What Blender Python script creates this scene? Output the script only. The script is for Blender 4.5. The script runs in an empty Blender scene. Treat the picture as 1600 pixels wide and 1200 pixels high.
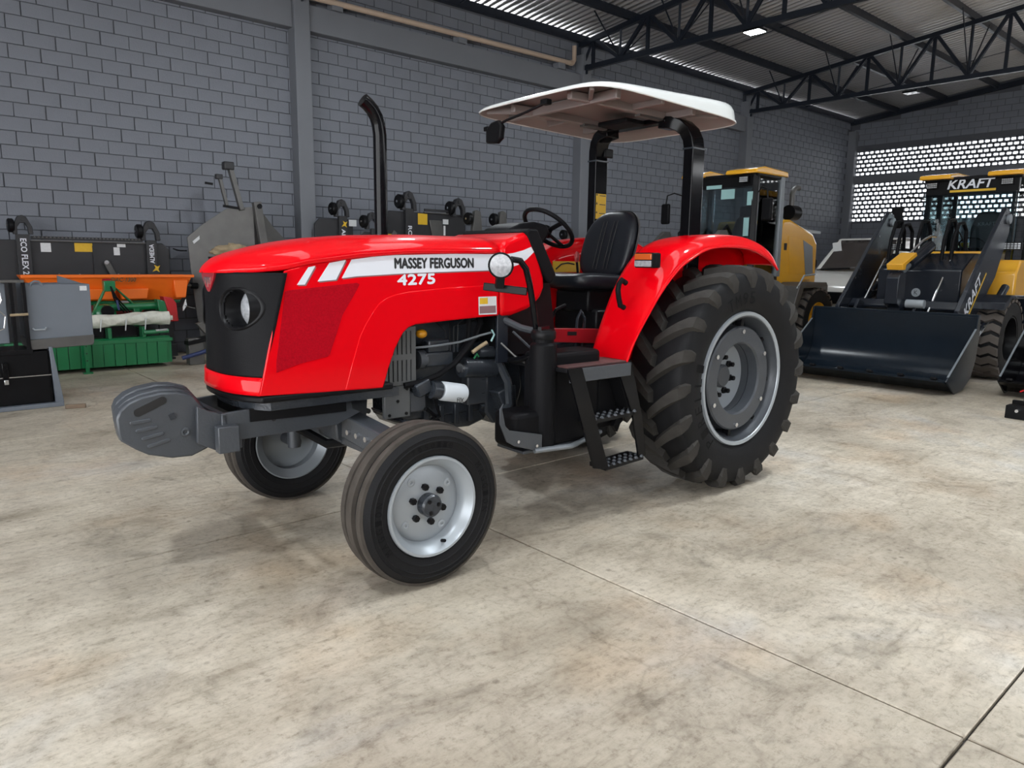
import bpy, bmesh, math, random
from mathutils import Vector, Matrix, Euler
random.seed(7)
SC = bpy.context.scene
COL = SC.collection
R = math.radians

# ------------------------------------------------------------------ camera
cam_data = bpy.data.cameras.new('camera')
cam_data.sensor_width = 36.0
cam_data.lens = 25.616
cam_data.clip_end = 200
cam = bpy.data.objects.new('camera', cam_data)
COL.objects.link(cam)
_p, _y, _r = R(9.539), R(41.278), R(0.721)
_f = Vector((math.sin(_y) * math.cos(_p), math.cos(_y) * math.cos(_p), -math.sin(_p)))
_rt = Vector((math.cos(_y), -math.sin(_y), 0))
_up = _rt.cross(_f)
_r2 = _rt * math.cos(_r) + _up * math.sin(_r)
_u2 = _up * math.cos(_r) - _rt * math.sin(_r)
_m = Matrix((_r2, _u2, -_f)).transposed().to_4x4()
_m.translation = (0, 0, 1.6)
cam.matrix_world = _m
SC.camera = cam

# ------------------------------------------------------------------ world: bright overcast sky outside the shed
world = bpy.data.worlds.new('overcast_sky')
SC.world = world
world.use_nodes = True
_n = world.node_tree.nodes
_bg = _n['Background']
_bg.inputs[0].default_value = (0.95, 0.975, 1.0, 1)
_bg.inputs[1].default_value = 4.2

# the shed's openings guide the sky light (portals give off no light of their own)
def sky_portal(name, loc, rot, sx, sy):
    d = bpy.data.lights.new(name, 'AREA')
    d.shape = 'RECTANGLE'
    d.size, d.size_y = sx, sy
    d.cycles.is_portal = True
    o = bpy.data.objects.new(name, d)
    COL.objects.link(o)
    o.location = loc
    o.rotation_euler = rot
    return o
sky_portal('side_gate_sky_portal', (-8.8, -2.0, 2.6), (R(90), 0, R(-90)), 18.0, 5.2)
sky_portal('added_clerestory_portal', (9.5, -11.85, 5.75), (R(90), 0, 0), 37.0, 1.3)  # unseen high band, added to throw more light on upright faces
UNSEEN_SKYLIGHTS = ((2.2, 1), (5.6, 1), (9.9, 1), (15.2, 2), (17.3, 2), (19.3, 2), (22.2, 2), (24.6, 2), (26.6, 2))     # centre line of each clear roof strip, first roof bay it spans
for _x, _k in UNSEEN_SKYLIGHTS:  # strips out of view; the far ones added to brighten roof and floor
    _l = 14.4 if _k == 1 else 8.4
    sky_portal('unseen_skylight_portal', (_x, -8.2 + _l / 2, 6.95), (0, 0, 0), 1.7, _l)
sky_portal('vent_sky_portal', (28.1, 1.0, 4.5), (R(90), 0, R(90)), 24.0, 2.6)

# ------------------------------------------------------------------ view
SC.view_settings.view_transform = 'Standard'
SC.view_settings.look = 'None'
SC.view_settings.exposure = 0.70
SC.view_settings.gamma = 1.0
SC.view_settings.use_curve_mapping = False
SC.cycles.adaptive_threshold = 0.05
SC.cycles.adaptive_min_samples = 16
SC.cycles.max_bounces = 6
SC.cycles.diffuse_bounces = 3
SC.cycles.glossy_bounces = 3
SC.cycles.transmission_bounces = 3
SC.cycles.transparent_max_bounces = 8
SC.cycles.caustics_reflective = False
SC.cycles.caustics_refractive = False

# ------------------------------------------------------------------ materials
def _new(name):
    m = bpy.data.materials.new(name)
    m.use_nodes = True
    nt = m.node_tree
    b = nt.nodes['Principled BSDF']
    return m, nt, b
def _set(b, k, v):
    if k in b.inputs:
        b.inputs[k].default_value = v
def M(name, col, rough=0.5, metal=0.0, var=0.12, scale=6.0, bump=0.0, bscale=60.0, coat=0.0, spec=0.5, emit=None):
    m, nt, b = _new(name)
    L = nt.links.new
    _set(b, 'Metallic', metal); _set(b, 'Roughness', rough); _set(b, 'Coat Weight', coat); _set(b, 'Coat Roughness', 0.05)
    _set(b, 'Specular IOR Level', spec)
    tc = nt.nodes.new('ShaderNodeTexCoord')
    if var > 0:
        nz = nt.nodes.new('ShaderNodeTexNoise'); nz.inputs['Scale'].default_value = scale; nz.inputs['Detail'].default_value = 4
        L(tc.outputs['Object'], nz.inputs['Vector'])
        mx = nt.nodes.new('ShaderNodeMix'); mx.data_type = 'RGBA'
        mx.inputs[6].default_value = tuple(c * (1 - var) for c in col) + (1,)
        mx.inputs[7].default_value = tuple(min(1, c * (1 + var)) for c in col) + (1,)
        L(nz.outputs['Fac'], mx.inputs[0]); L(mx.outputs[2], b.inputs['Base Color'])
        mr = nt.nodes.new('ShaderNodeMapRange')
        mr.inputs[3].default_value = max(0.02, rough * 0.85); mr.inputs[4].default_value = min(1, rough * 1.15)
        L(nz.outputs['Fac'], mr.inputs[0]); L(mr.outputs[0], b.inputs['Roughness'])
    else:
        b.inputs['Base Color'].default_value = tuple(col) + (1,)
    if bump > 0:
        n2 = nt.nodes.new('ShaderNodeTexNoise'); n2.inputs['Scale'].default_value = bscale; n2.inputs['Detail'].default_value = 4
        L(tc.outputs['Object'], n2.inputs['Vector'])
        bp = nt.nodes.new('ShaderNodeBump'); bp.inputs['Strength'].default_value = bump; bp.inputs['Distance'].default_value = 0.01
        L(n2.outputs['Fac'], bp.inputs['Height']); L(bp.outputs[0], b.inputs['Normal'])
    if emit:
        b.inputs['Emission Color'].default_value = tuple(emit[:3]) + (1,)
        b.inputs['Emission Strength'].default_value = emit[3]
    return m
def glass_mat(name, tint=(0.75, 0.86, 0.86), refl=0.10):
    m = bpy.data.materials.new(name); m.use_nodes = True
    nt = m.node_tree; nt.nodes.clear()
    out = nt.nodes.new('ShaderNodeOutputMaterial'); mix = nt.nodes.new('ShaderNodeMixShader')
    tr = nt.nodes.new('ShaderNodeBsdfTransparent'); gl = nt.nodes.new('ShaderNodeBsdfGlossy')
    fr = nt.nodes.new('ShaderNodeFresnel'); fr.inputs[0].default_value = 1.5
    ad = nt.nodes.new('ShaderNodeMath'); ad.operation = 'ADD'; ad.inputs[1].default_value = refl * 0.5; ad.use_clamp = True
    tr.inputs[0].default_value = tint + (1,); gl.inputs['Roughness'].default_value = 0.02
    nt.links.new(fr.outputs[0], ad.inputs[0]); nt.links.new(ad.outputs[0], mix.inputs[0])
    nt.links.new(tr.outputs[0], mix.inputs[1]); nt.links.new(gl.outputs[0], mix.inputs[2])
    nt.links.new(mix.outputs[0], out.inputs[0])
    return m

def concrete_floor():
    m, nt, b = _new('worn_concrete')
    L = nt.links.new
    N = nt.nodes.new
    geo = N('ShaderNodeNewGeometry')
    def noise(scale, detail, rough=0.55, vec=None, sc=None, dist=0.0):
        n = N('ShaderNodeTexNoise'); n.inputs['Scale'].default_value = scale; n.inputs['Detail'].default_value = detail
        n.inputs['Roughness'].default_value = rough; n.inputs['Distortion'].default_value = dist
        if sc:
            mp = N('ShaderNodeMapping'); mp.inputs['Scale'].default_value = sc
            mp.inputs['Rotation'].default_value = (0, 0, R(14))
            L(geo.outputs['Position'], mp.inputs[0]); L(mp.outputs[0], n.inputs['Vector'])
        else:
            L(geo.outputs['Position'], n.inputs['Vector'])
        return n.outputs['Fac']
    def ramp(fac, stops):
        r = N('ShaderNodeValToRGB'); e = r.color_ramp.elements
        while len(e) > 1: e.remove(e[-1])
        e[0].position = stops[0][0]; e[0].color = stops[0][1] + (1,)
        for p, c in stops[1:]:
            x = e.new(p); x.color = c + (1,)
        L(fac, r.inputs[0]); return r.outputs[0]
    def mix(mode, a, bb, fac=1.0):
        x = N('ShaderNodeMix'); x.data_type = 'RGBA'; x.blend_type = mode
        if isinstance(fac, float): x.inputs[0].default_value = fac
        else: L(fac, x.inputs[0])
        L(a, x.inputs[6]); L(bb, x.inputs[7]); return x.outputs[2]
    big = ramp(noise(0.22, 5, 0.6, dist=0.8), [(0.36, (0.74, 0.72, 0.70)), (0.50, (1, 1, 1))])
    base = ramp(noise(0.45, 5, 0.6, dist=0.6), [(0.28, (0.40, 0.345, 0.275)), (0.43, (0.54, 0.475, 0.385)), (0.53, (0.64, 0.57, 0.475)), (0.62, (0.60, 0.565, 0.52)), (0.75, (0.70, 0.65, 0.57))])
    warm = ramp(noise(0.9, 4), [(0.52, (1, 1, 1)), (0.70, (1.0, 0.88, 0.77))])
    c = mix('MULTIPLY', base, warm, 0.8)
    c = mix('MULTIPLY', c, big, 0.8)
    streak = ramp(noise(1.0, 6, 0.72, sc=(0.9, 5.5, 1)), [(0.30, (0.55, 0.52, 0.48)), (0.42, (0.90, 0.89, 0.87)), (0.55, (1, 1, 1))])
    c = mix('MULTIPLY', c, streak, 0.7)
    scr = ramp(noise(5.0, 5, 0.8, sc=(1.4, 4.5, 1), dist=0.5), [(0.30, (0.62, 0.60, 0.57)), (0.45, (0.96, 0.96, 0.95)), (0.62, (1.05, 1.05, 1.05))])
    c = mix('MULTIPLY', c, scr, 0.85)
    mid = ramp(noise(2.8, 6, 0.72, dist=0.9), [(0.30, (0.58, 0.555, 0.53)), (0.44, (0.88, 0.87, 0.86)), (0.55, (1.0, 1.0, 1.0)), (0.70, (1.05, 1.045, 1.03))])
    c = mix('MULTIPLY', c, mid, 0.8)
    fine = ramp(noise(26, 4, 0.8), [(0.30, (0.60, 0.57, 0.53)), (0.47, (0.96, 0.96, 0.95)), (0.62, (1.05, 1.05, 1.05))])
    c = mix('MULTIPLY', c, fine, 0.9)
    blotch = ramp(noise(1.7, 5, 0.65, dist=1.2), [(0.30, (0.42, 0.41, 0.40)), (0.40, (0.9, 0.9, 0.89)), (0.5, (1, 1, 1))])
    c = mix('MULTIPLY', c, blotch, 0.55)
    spots = N('ShaderNodeTexVoronoi'); spots.inputs['Scale'].default_value = 5.0; spots.inputs['Randomness'].default_value = 1.0
    L(geo.outputs['Position'], spots.inputs['Vector'])
    sp = ramp(spots.outputs['Distance'], [(0.0, (0.35, 0.33, 0.31)), (0.05, (0.45, 0.43, 0.40)), (0.09, (1, 1, 1))])
    c = mix('MULTIPLY', c, sp, 0.55)
    crack = N('ShaderNodeTexVoronoi'); crack.feature = 'DISTANCE_TO_EDGE'; crack.inputs['Scale'].default_value = 0.42
    wob = N('ShaderNodeTexNoise'); wob.inputs['Scale'].default_value = 2.0; wob.inputs['Detail'].default_value = 4
    L(geo.outputs['Position'], wob.inputs['Vector'])
    va = N('ShaderNodeVectorMath'); va.operation = 'MULTIPLY_ADD'; va.inputs[1].default_value = (0.5, 0.5, 0.5)
    L(wob.outputs['Color'], va.inputs[0]); L(geo.outputs['Position'], va.inputs[2]); L(va.outputs[0], crack.inputs['Vector'])
    cr = ramp(crack.outputs['Distance'], [(0.0, (0.35, 0.33, 0.30)), (0.0028, (0.62, 0.6, 0.57)), (0.005, (1, 1, 1))])
    c = mix('MULTIPLY', c, cr, 0.28)
    L(c, b.inputs['Base Color'])
    rr = N('ShaderNodeMapRange'); rr.inputs[3].default_value = 0.34; rr.inputs[4].default_value = 0.62
    L(noise(2.3, 3), rr.inputs[0]); L(rr.outputs[0], b.inputs['Roughness'])
    bp = N('ShaderNodeBump'); bp.inputs['Strength'].default_value = 0.08; bp.inputs['Distance'].default_value = 0.01
    L(noise(30, 3), bp.inputs['Height']); L(bp.outputs[0], b.inputs['Normal'])
    return m

MAT = {}
def mats():
    A = MAT
    A['floor'] = concrete_floor()
    A['slab_gap'] = M('joint_dirt', (0.07, 0.062, 0.055), 0.9)
    A['block'] = M('grey_painted_block', (0.178, 0.190, 0.222), 0.62, var=0.16, scale=1.7, bump=0.25, bscale=45)
    A['mortar'] = M('grey_painted_joint', (0.095, 0.10, 0.115), 0.8)
    A['concrete'] = M('grey_painted_concrete', (0.165, 0.174, 0.196), 0.6, var=0.14, scale=1.2, bump=0.15)
    A['shadow_gap'] = M('raw_concrete', (0.20, 0.20, 0.20), 0.8)
    A['steel_dark'] = M('dark_blue_truss_paint', (0.016, 0.021, 0.032), 0.38, 0.3)
    A['sheet'] = M('galvanised_roof_sheet', (0.93, 0.91, 0.92), 0.20, 0.4, var=0.06, scale=0.8)
    A['pvc'] = M('beige_pvc', (0.52, 0.40, 0.31), 0.4)
    A['red'] = M('red_tractor_paint', (0.72, 0.001, 0.006), 0.34, 0, var=0.03, scale=2, coat=0.42, spec=0.02)
    A['red_mesh'] = M('red_wire_mesh', (0.40, 0.002, 0.010), 0.5, 0.0, var=0.4, scale=120, bump=0.4, bscale=300, spec=0.05)
    A['red_dark'] = M('dark_red_badge', (0.33, 0.01, 0.02), 0.25, 0, coat=0.5)
    A['white'] = M('white_decal', (0.72, 0.74, 0.80), 0.35, var=0.03)
    A['decal_grey'] = M('grey_decal_edge', (0.22, 0.12, 0.13), 0.4)
    A['black_text'] = M('black_decal', (0.012, 0.012, 0.013), 0.4)
    A['black_plastic'] = M('black_moulded_plastic', (0.008, 0.008, 0.009), 0.40, var=0.1, bump=0.15, bscale=220, spec=0.06)
    A['black_gloss'] = M('black_gloss_paint', (0.004, 0.004, 0.005), 0.12, spec=0.16)
    A['black_steel'] = M('black_satin_steel', (0.007, 0.007, 0.008), 0.35, spec=0.14)
    A['iron'] = M('grey_cast_paint', (0.058, 0.064, 0.074), 0.36, 0.1, var=0.12, bump=0.12, bscale=90)
    A['guard_grey'] = M('grey_guard_paint', (0.085, 0.088, 0.090), 0.4, var=0.06)
    A['engine'] = M('dark_engine_paint', (0.030, 0.035, 0.043), 0.22, 0.1, var=0.3, scale=14, bump=0.2)
    A['silver'] = M('silver_rim_paint', (0.35, 0.38, 0.41), 0.34, 0.25, var=0.08)
    A['rim_grey'] = M('grey_rim_paint', (0.20, 0.22, 0.24), 0.32, 0.25, var=0.08)
    A['chrome'] = M('bright_metal', (0.62, 0.63, 0.65), 0.22, 0.95, var=0.05)
    A['rubber'] = M('black_tyre_rubber', (0.009, 0.009, 0.010), 0.62, var=0.25, scale=9, bump=0.15, bscale=140, spec=0.18)
    A['rubber_worn'] = M('scuffed_lug_rubber', (0.040, 0.037, 0.034), 0.75, var=0.6, scale=9, bump=0.25, spec=0.15)
    A['rubber_dust'] = M('dusty_tyre_rubber', (0.062, 0.054, 0.047), 0.85, var=0.4, scale=14, bump=0.2, spec=0.15)
    A['vinyl'] = M('black_seat_vinyl', (0.010, 0.012, 0.017), 0.40, var=0.1, bump=0.12, bscale=160)
    A['vinyl_grey'] = M('grey_seat_shell', (0.085, 0.085, 0.088), 0.5)
    A['canopy'] = M('white_gloss_canopy', (0.72, 0.74, 0.73), 0.20, var=0.03, coat=0.5)
    A['canopy_under'] = M('grey_canopy_lining', (0.21, 0.18, 0.175), 0.38, var=0.06)
    A['amber'] = M('amber_lens', (0.55, 0.10, 0.02), 0.15, coat=0.6)
    A['lens'] = M('clear_lens', (0.30, 0.31, 0.33), 0.10, 0.0, var=0.6, scale=55, coat=0.15)
    A['led_cell'] = M('led_reflector', (0.60, 0.62, 0.64), 0.15, 0.3, var=0.2, scale=60)
    A['filter_white'] = M('white_filter_can', (0.62, 0.66, 0.70), 0.35, var=0.03)
    A['yellow_cap'] = M('yellow_cap', (0.62, 0.27, 0.01), 0.4)
    A['yellow'] = M('yellow_loader_paint', (0.80, 0.40, 0.025), 0.22, var=0.05, coat=0.6)
    A['sticker_y'] = M('yellow_warning_sticker', (0.68, 0.42, 0.02), 0.45, var=0.1, scale=40)
    A['sticker_w'] = M('white_sticker', (0.66, 0.67, 0.68), 0.45, var=0.15, scale=60)
    A['orange'] = M('orange_plastic_hopper', (0.90, 0.165, 0.010), 0.42, var=0.06)
    A['green'] = M('green_implement_paint', (0.010, 0.17, 0.060), 0.3, var=0.15, coat=0.3)
    A['wrap'] = M('crinkled_white_film', (0.72, 0.72, 0.64), 0.22, var=0.2, scale=18, bump=0.8, bscale=22)
    A['box_grey'] = M('blue_grey_sheet', (0.155, 0.175, 0.205), 0.4, 0.1, var=0.06)
    A['implement'] = M('charcoal_implement_paint', (0.024, 0.024, 0.027), 0.45, 0.1, var=0.25, scale=5)
    A['implement_lt'] = M('worn_steel_implement', (0.115, 0.112, 0.108), 0.45, 0.45, var=0.3, scale=6)
    A['navy'] = M('midnight_blue_bucket_paint', (0.006, 0.011, 0.018), 0.24, 0.0, var=0.2, spec=0.3)
    A['arm_black'] = M('blue_black_arm_paint', (0.012, 0.015, 0.022), 0.26, 0.0, spec=0.4)
    A['sand'] = M('burlap', (0.34, 0.26, 0.16), 0.85, var=0.4, scale=12, bump=0.8, bscale=40)
    A['car_white'] = M('white_car_paint', (0.62, 0.61, 0.58), 0.2, var=0.03, coat=0.7)
    A['car_glass'] = M('dusty_windscreen', (0.045, 0.038, 0.036), 0.16, var=0.2, scale=3, coat=0.6)
    A['glass'] = glass_mat('cab_glass', (0.80, 0.88, 0.90))
    A['glass_dark'] = glass_mat('tinted_cab_glass', (0.55, 0.63, 0.66))
    A['mirror'] = M('mirror_silver', (0.55, 0.57, 0.6), 0.05, 1.0, var=0)
    A['loader_rubber'] = M('brown_dusty_tyre', (0.105, 0.088, 0.076), 0.75, var=0.25, scale=12, bump=0.2)
    A['skylight'] = glass_mat('clear_polycarbonate', (0.86, 0.90, 0.92), 0.02)
    A['lamp_on'] = M('lit_led_panel', (0.9, 0.95, 1.0), 0.4, var=0, emit=(0.86, 0.95, 1.0, 40.0))
    A['blue_hose'] = M('blue_hose', (0.02, 0.035, 0.12), 0.45)
    A['cyan_sticker'] = M('pale_green_film', (0.30, 0.50, 0.50), 0.3)
mats()

# ------------------------------------------------------------------ mesh helpers
class MB:
    def __init__(s): s.v = []; s.f = []
    def _add(s, vs, fs):
        b = len(s.v); s.v += [tuple(x) for x in vs]; s.f += [tuple(b + i for i in f) for f in fs]; return s
    def box(s, c, d, rot=None, top=None):
        hx, hy, hz = d[0] / 2, d[1] / 2, d[2] / 2
        tx, ty = top if top else (1, 1)
        vs = [Vector((sx * hx * (tx if sz > 0 else 1), sy * hy * (ty if sz > 0 else 1), sz * hz)) for sz in (-1, 1) for sx, sy in ((-1, -1), (1, -1), (1, 1), (-1, 1))]
        if rot is not None:
            m = rot if isinstance(rot, Matrix) else Euler(rot).to_matrix()
            vs = [m @ v for v in vs]
        c = Vector(c)
        return s._add([v + c for v in vs], [(0, 3, 2, 1), (4, 5, 6, 7), (0, 1, 5, 4), (1, 2, 6, 5), (2, 3, 7, 6), (3, 0, 4, 7)])
    def prism(s, pts, axis, lo, hi, hi_pts=None):
        n = len(pts)
        def P(p, h):
            return {'x': (h, p[0], p[1]), 'y': (p[0], h, p[1]), 'z': (p[0], p[1], h)}[axis]
        q = hi_pts or pts
        vs = [P(p, lo) for p in pts] + [P(p, hi) for p in q]
        fs = [tuple(range(n)), tuple(range(2 * n - 1, n - 1, -1))] + [(i, (i + 1) % n, n + (i + 1) % n, n + i) for i in range(n)]
        return s._add(vs, fs)
    def tube(s, path, r, n=10, closed=False):
        P = [Vector(p) for p in path]; k = len(P)
        rs = r if isinstance(r, (list, tuple)) else [r] * k
        rings = []; up = None
        for i in range(k):
            if closed: t = (P[(i + 1) % k] - P[i - 1])
            else: t = (P[min(i + 1, k - 1)] - P[max(i - 1, 0)])
            t.normalize()
            if up is None:
                up = Vector((0, 0, 1)) if abs(t.z) < 0.9 else Vector((1, 0, 0))
            a = t.cross(up)
            if a.length < 1e-5: a = t.orthogonal()
            a.normalize(); b = a.cross(t).normalized(); up = b
            rings.append([P[i] + (a * math.cos(2 * math.pi * j / n) + b * math.sin(2 * math.pi * j / n)) * rs[i] for j in range(n)])
        vs = [v for g in rings for v in g]; fs = []
        for i in range(k if closed else k - 1):
            i2 = (i + 1) % k
            for j in range(n):
                fs.append((i * n + j, i * n + (j + 1) % n, i2 * n + (j + 1) % n, i2 * n + j))
        if not closed:
            fs.append(tuple(range(n - 1, -1, -1))); fs.append(tuple((k - 1) * n + j for j in range(n)))
        return s._add(vs, fs)
    def cyl(s, p0, p1, r, n=16, r2=None):
        return s.tube([p0, p1], [r, r if r2 is None else r2], n)
    def bar(s, p0, p1, w, h, up=(0, 0, 1)):
        p0 = Vector(p0); p1 = Vector(p1); t = (p1 - p0); L = t.length; t.normalize()
        a = t.cross(Vector(up))
        if a.length < 1e-4: a = t.orthogonal()
        a.normalize(); b = a.cross(t)
        m = Matrix((t, a, b)).transposed()
        return s.box((p0 + p1) / 2, (L, w, h), m)
    def lathe(s, prof, axis='y', c=(0, 0, 0), n=48, close=True):
        # prof: (radius, height along axis)
        k = len(prof); vs = []; fs = []
        for j in range(n):
            a = 2 * math.pi * j / n; ca, sa = math.cos(a), math.sin(a)
            for r_, h in prof:
                p = {'y': (r_ * ca, h, r_ * sa), 'z': (r_ * ca, r_ * sa, h), 'x': (h, r_ * ca, r_ * sa)}[axis]
                vs.append((p[0] + c[0], p[1] + c[1], p[2] + c[2]))
        kk = k if close else k - 1
        for j in range(n):
            j2 = (j + 1) % n
            for i in range(kk):
                i2 = (i + 1) % k
                fs.append((j * k + i, j * k + i2, j2 * k + i2, j2 * k + i))
        return s._add(vs, fs)
    def grid(s, fn, nu, nv, keep=None, wrap_u=False):
        vs = [fn(i / nu, j / nv) for i in range(nu + (0 if wrap_u else 1)) for j in range(nv + 1)]
        fs = []
        for i in range(nu):
            for j in range(nv):
                if keep and not keep((i + .5) / nu, (j + .5) / nv): continue
                i2 = (i + 1) % nu if wrap_u else i + 1
                fs.append((i * (nv + 1) + j, i2 * (nv + 1) + j, i2 * (nv + 1) + j + 1, i * (nv + 1) + j + 1))
        return s._add(vs, fs)
    def sphere(s, c, r, nu=16, nv=10, rot=None):
        r = r if isinstance(r, (tuple, list)) else (r, r, r)
        m = Euler(rot).to_matrix() if rot else None
        def fn(a, b):
            th = 2 * math.pi * a; ph = math.pi * b
            p = Vector((r[0] * math.cos(th) * math.sin(ph), r[1] * math.sin(th) * math.sin(ph), -r[2] * math.cos(ph)))
            if m: p = m @ p
            return (p.x + c[0], p.y + c[1], p.z + c[2])
        return s.grid(fn, nu, nv, wrap_u=True)
    def xf(s, m):
        s.v = [tuple(m @ Vector(v)) for v in s.v]; return s
    def add(s, o):
        return s._add(o.v, o.f)
    def mirror_y(s):
        s.v = [(x, -y, z) for x, y, z in s.v]; s.f = [tuple(reversed(f)) for f in s.f]; return s
    def mesh(s, name, mat, smooth=35, weld=0.0):
        bm = bmesh.new()
        vs = [bm.verts.new(v) for v in s.v]
        for f in s.f:
            try: bm.faces.new([vs[i] for i in f])
            except ValueError: pass
        bmesh.ops.remove_doubles(bm, verts=bm.verts, dist=max(weld, 1e-6))
        bmesh.ops.recalc_face_normals(bm, faces=bm.faces)
        me = bpy.data.meshes.new(name)
        bm.to_mesh(me); bm.free()
        me.materials.append(MAT[mat] if isinstance(mat, str) else mat)
        if smooth:
            for p in me.polygons: p.use_smooth = True
            me.set_sharp_from_angle(angle=R(smooth))
        return me
    def build(s, name, mat, parent=None, smooth=35, bevel=0.0, seg=2, solid=0.0, sub=0):
        me = s.mesh(name, mat, smooth)
        o = bpy.data.objects.new(name, me); COL.objects.link(o)
        if parent is not None: o.parent = parent
        if sub:
            md = o.modifiers.new('s', 'SUBSURF'); md.levels = sub; md.render_levels = sub
        if solid:
            md = o.modifiers.new('t', 'SOLIDIFY'); md.thickness = solid; md.offset = 0
        if bevel:
            md = o.modifiers.new('b', 'BEVEL'); md.width = bevel; md.segments = seg; md.limit_method = 'ANGLE'; md.angle_limit = R(40)
            md.harden_normals = False
        return o

def tag(o, label=None, cat=None, group=None, kind=None):
    if label: o['label'] = label
    if cat: o['category'] = cat
    if group: o['group'] = group
    if kind: o['kind'] = kind
    return o
def thing(name, label, cat, loc=(0, 0, 0), rz=0.0, group=None):
    o = bpy.data.objects.new(name, None); COL.objects.link(o)
    o.empty_display_size = 0.2
    o.location = loc; o.rotation_euler = (0, 0, rz)
    return tag(o, label, cat, group)
def structure(o): return tag(o, kind='structure')
def dup(o, name=None, parent=None, loc=None, rot=None, scale=None):
    c = o.copy(); COL.objects.link(c)
    if name: c.name = name
    if parent is not None: c.parent = parent
    if loc is not None: c.location = loc
    if rot is not None: c.rotation_euler = rot
    if scale is not None: c.scale = scale
    return c
def text_mb(txt, origin, right, up, width, height, depth=0.0015, shear=0.0, bold=0.0):
    """flat lettering: origin = lower left corner, fitted to width x height"""
    cu = bpy.data.curves.new('t', 'FONT'); cu.body = txt; cu.size = 1.0; cu.extrude = 0.0; cu.offset = bold; cu.shear = shear
    cu.resolution_u = 3
    ob = bpy.data.objects.new('t', cu); COL.objects.link(ob)
    dg = bpy.context.evaluated_depsgraph_get()
    me = bpy.data.meshes.new_from_object(ob.evaluated_get(dg))
    xs = [v.co.x for v in me.vertices]; ys = [v.co.y for v in me.vertices]
    x0, x1, y0, y1 = min(xs), max(xs), min(ys), max(ys)
    right = Vector(right).normalized(); up = Vector(up).normalized(); nrm = right.cross(up); o = Vector(origin)
    mb = MB()
    def P(co, h): return o + right * ((co.x - x0) / (x1 - x0) * width) + up * ((co.y - y0) / (y1 - y0) * height) + nrm * h
    mb._add([P(v.co, depth) for v in me.vertices], [tuple(p.vertices) for p in me.polygons])
    bpy.data.objects.remove(ob); bpy.data.curves.remove(cu); bpy.data.meshes.remove(me)
    return mb
def arc_text(txt, radius, a_mid, size, y, spread=1.0):
    """raised letters round a wheel in the x-z plane, outward face at y"""
    mb = MB(); n = len(txt); step = size * spread / radius
    for i, ch in enumerate(txt):
        if ch == ' ': continue
        a = a_mid + (i - (n / 2 - .5)) * step
        rad = Vector((math.cos(a), 0, math.sin(a))); tan = Vector((-math.sin(a), 0, math.cos(a)))
        t = text_mb(ch, Vector((0, y, 0)) + rad * (radius - size / 2) - tan * size * .35, tan, rad, size * .7, size, 0.0)
        mb.add(t)
    return mb

# =================================================================== the shed
YW, XE = 13.05, 28.15            # block wall plane, end wall plane
YF, XL = -12.0, -9.0             # open sides behind the photographer
def roof_z(y): return 6.86 + 0.113 * (13.2 - y) if y >= 0 else 6.86 + 0.113 * (13.2 + y)

# floor: cast slabs with open joints
fl = structure(MB().box((9.5, 0.5, -0.06), (38.0, 26.0, 0.08)).build('floor', 'slab_gap'))
gx = [-9.4, -4.1, 2.69, 9.48, 16.27, 23.06, 28.4]
gy = [-12.3, -6.19, -2.76, 0.67, 4.10, 7.53, 10.96, 13.3]
for i in range(len(gx) - 1):
    for j in range(len(gy) - 1):
        g = 0.005
        x0, x1, y0, y1 = gx[i] + g, gx[i + 1] - g, gy[j] + g, gy[j + 1] - g
        MB().box(((x0 + x1) / 2, (y0 + y1) / 2, -0.011), (x1 - x0, y1 - y0, 0.022)).build('slab', 'floor', fl, bevel=0.004, seg=1)

# long block wall: mortar core, 300 single blocks nearest the camera, the rest as one mesh
wb = structure(MB().box((9.6, YW + 0.09, 3.465), (38.0, 0.16, 6.93)).build('wall_back', 'mortar'))
blk = MB().prism([(-0.1955, -0.0955), (0.1955, -0.0955), (0.1955, 0.0955), (-0.1955, 0.0955)], 'y', 0.03, -0.007,
                 [(-0.1925, -0.0925), (0.1925, -0.0925), (0.1925, 0.0925), (-0.1925, 0.0925)])
blk_me = blk.mesh('block', 'block', 0)
cols_x = [-1.2, 6.2, 13.5, 20.8, 28.1]
rest = MB(); singles = []
for n in range(0, 34):
    z = 0.174 + 0.2 * n - 0.1 + 0.0
    if z > 6.86: break
    off = 0.02 if n % 2 else 0.22
    x = -9.0 + off
    while x < 27.9:
        j = random.uniform(-0.004, 0.004)
        near = 0.0 < x < 5.85 and 1.25 < z < 5.55
        if near: singles.append((x + j, z))
        else: rest.add(MB()._add([(a + x + j, b + YW, c + z) for a, b, c in blk.v], blk.f))
        x += 0.4
singles.sort(key=lambda p: (p[0] - 0.0) ** 2 + (p[1] - 1.6) ** 2)
for k, (x, z) in enumerate(singles):
    if k < 300:
        o = bpy.data.objects.new('block', blk_me); COL.objects.link(o); o.parent = wb
        o.location = (x, YW + random.uniform(-0.002, 0.002), z)
    else:
        rest.add(MB()._add([(a + x, b + YW, c + z) for a, b, c in blk.v], blk.f))
tag(rest.build('block_courses', 'block', wb, smooth=0), kind='stuff')

# concrete columns and ring beam
for k, cx in enumerate(cols_x):
    structure(MB().box((cx, 12.93, 3.25), (0.30, 0.30, 6.5)).build('trim_%d' % (k + 1), 'concrete', bevel=0.012))
for k in range(len(cols_x) - 1):
    x0, x1 = cols_x[k] + .15, cols_x[k + 1] - .15
    if k == 3: continue
    structure(MB().box(((x0 + x1) / 2, 12.97, 5.83), (x1 - x0, 0.24, 0.44)).build('trim_%d' % (k + 10), 'concrete', bevel=0.01))
structure(MB().box((-5.2, 12.97, 5.83), (7.7, 0.24, 0.44)).build('trim_20', 'concrete', bevel=0.01))
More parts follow.
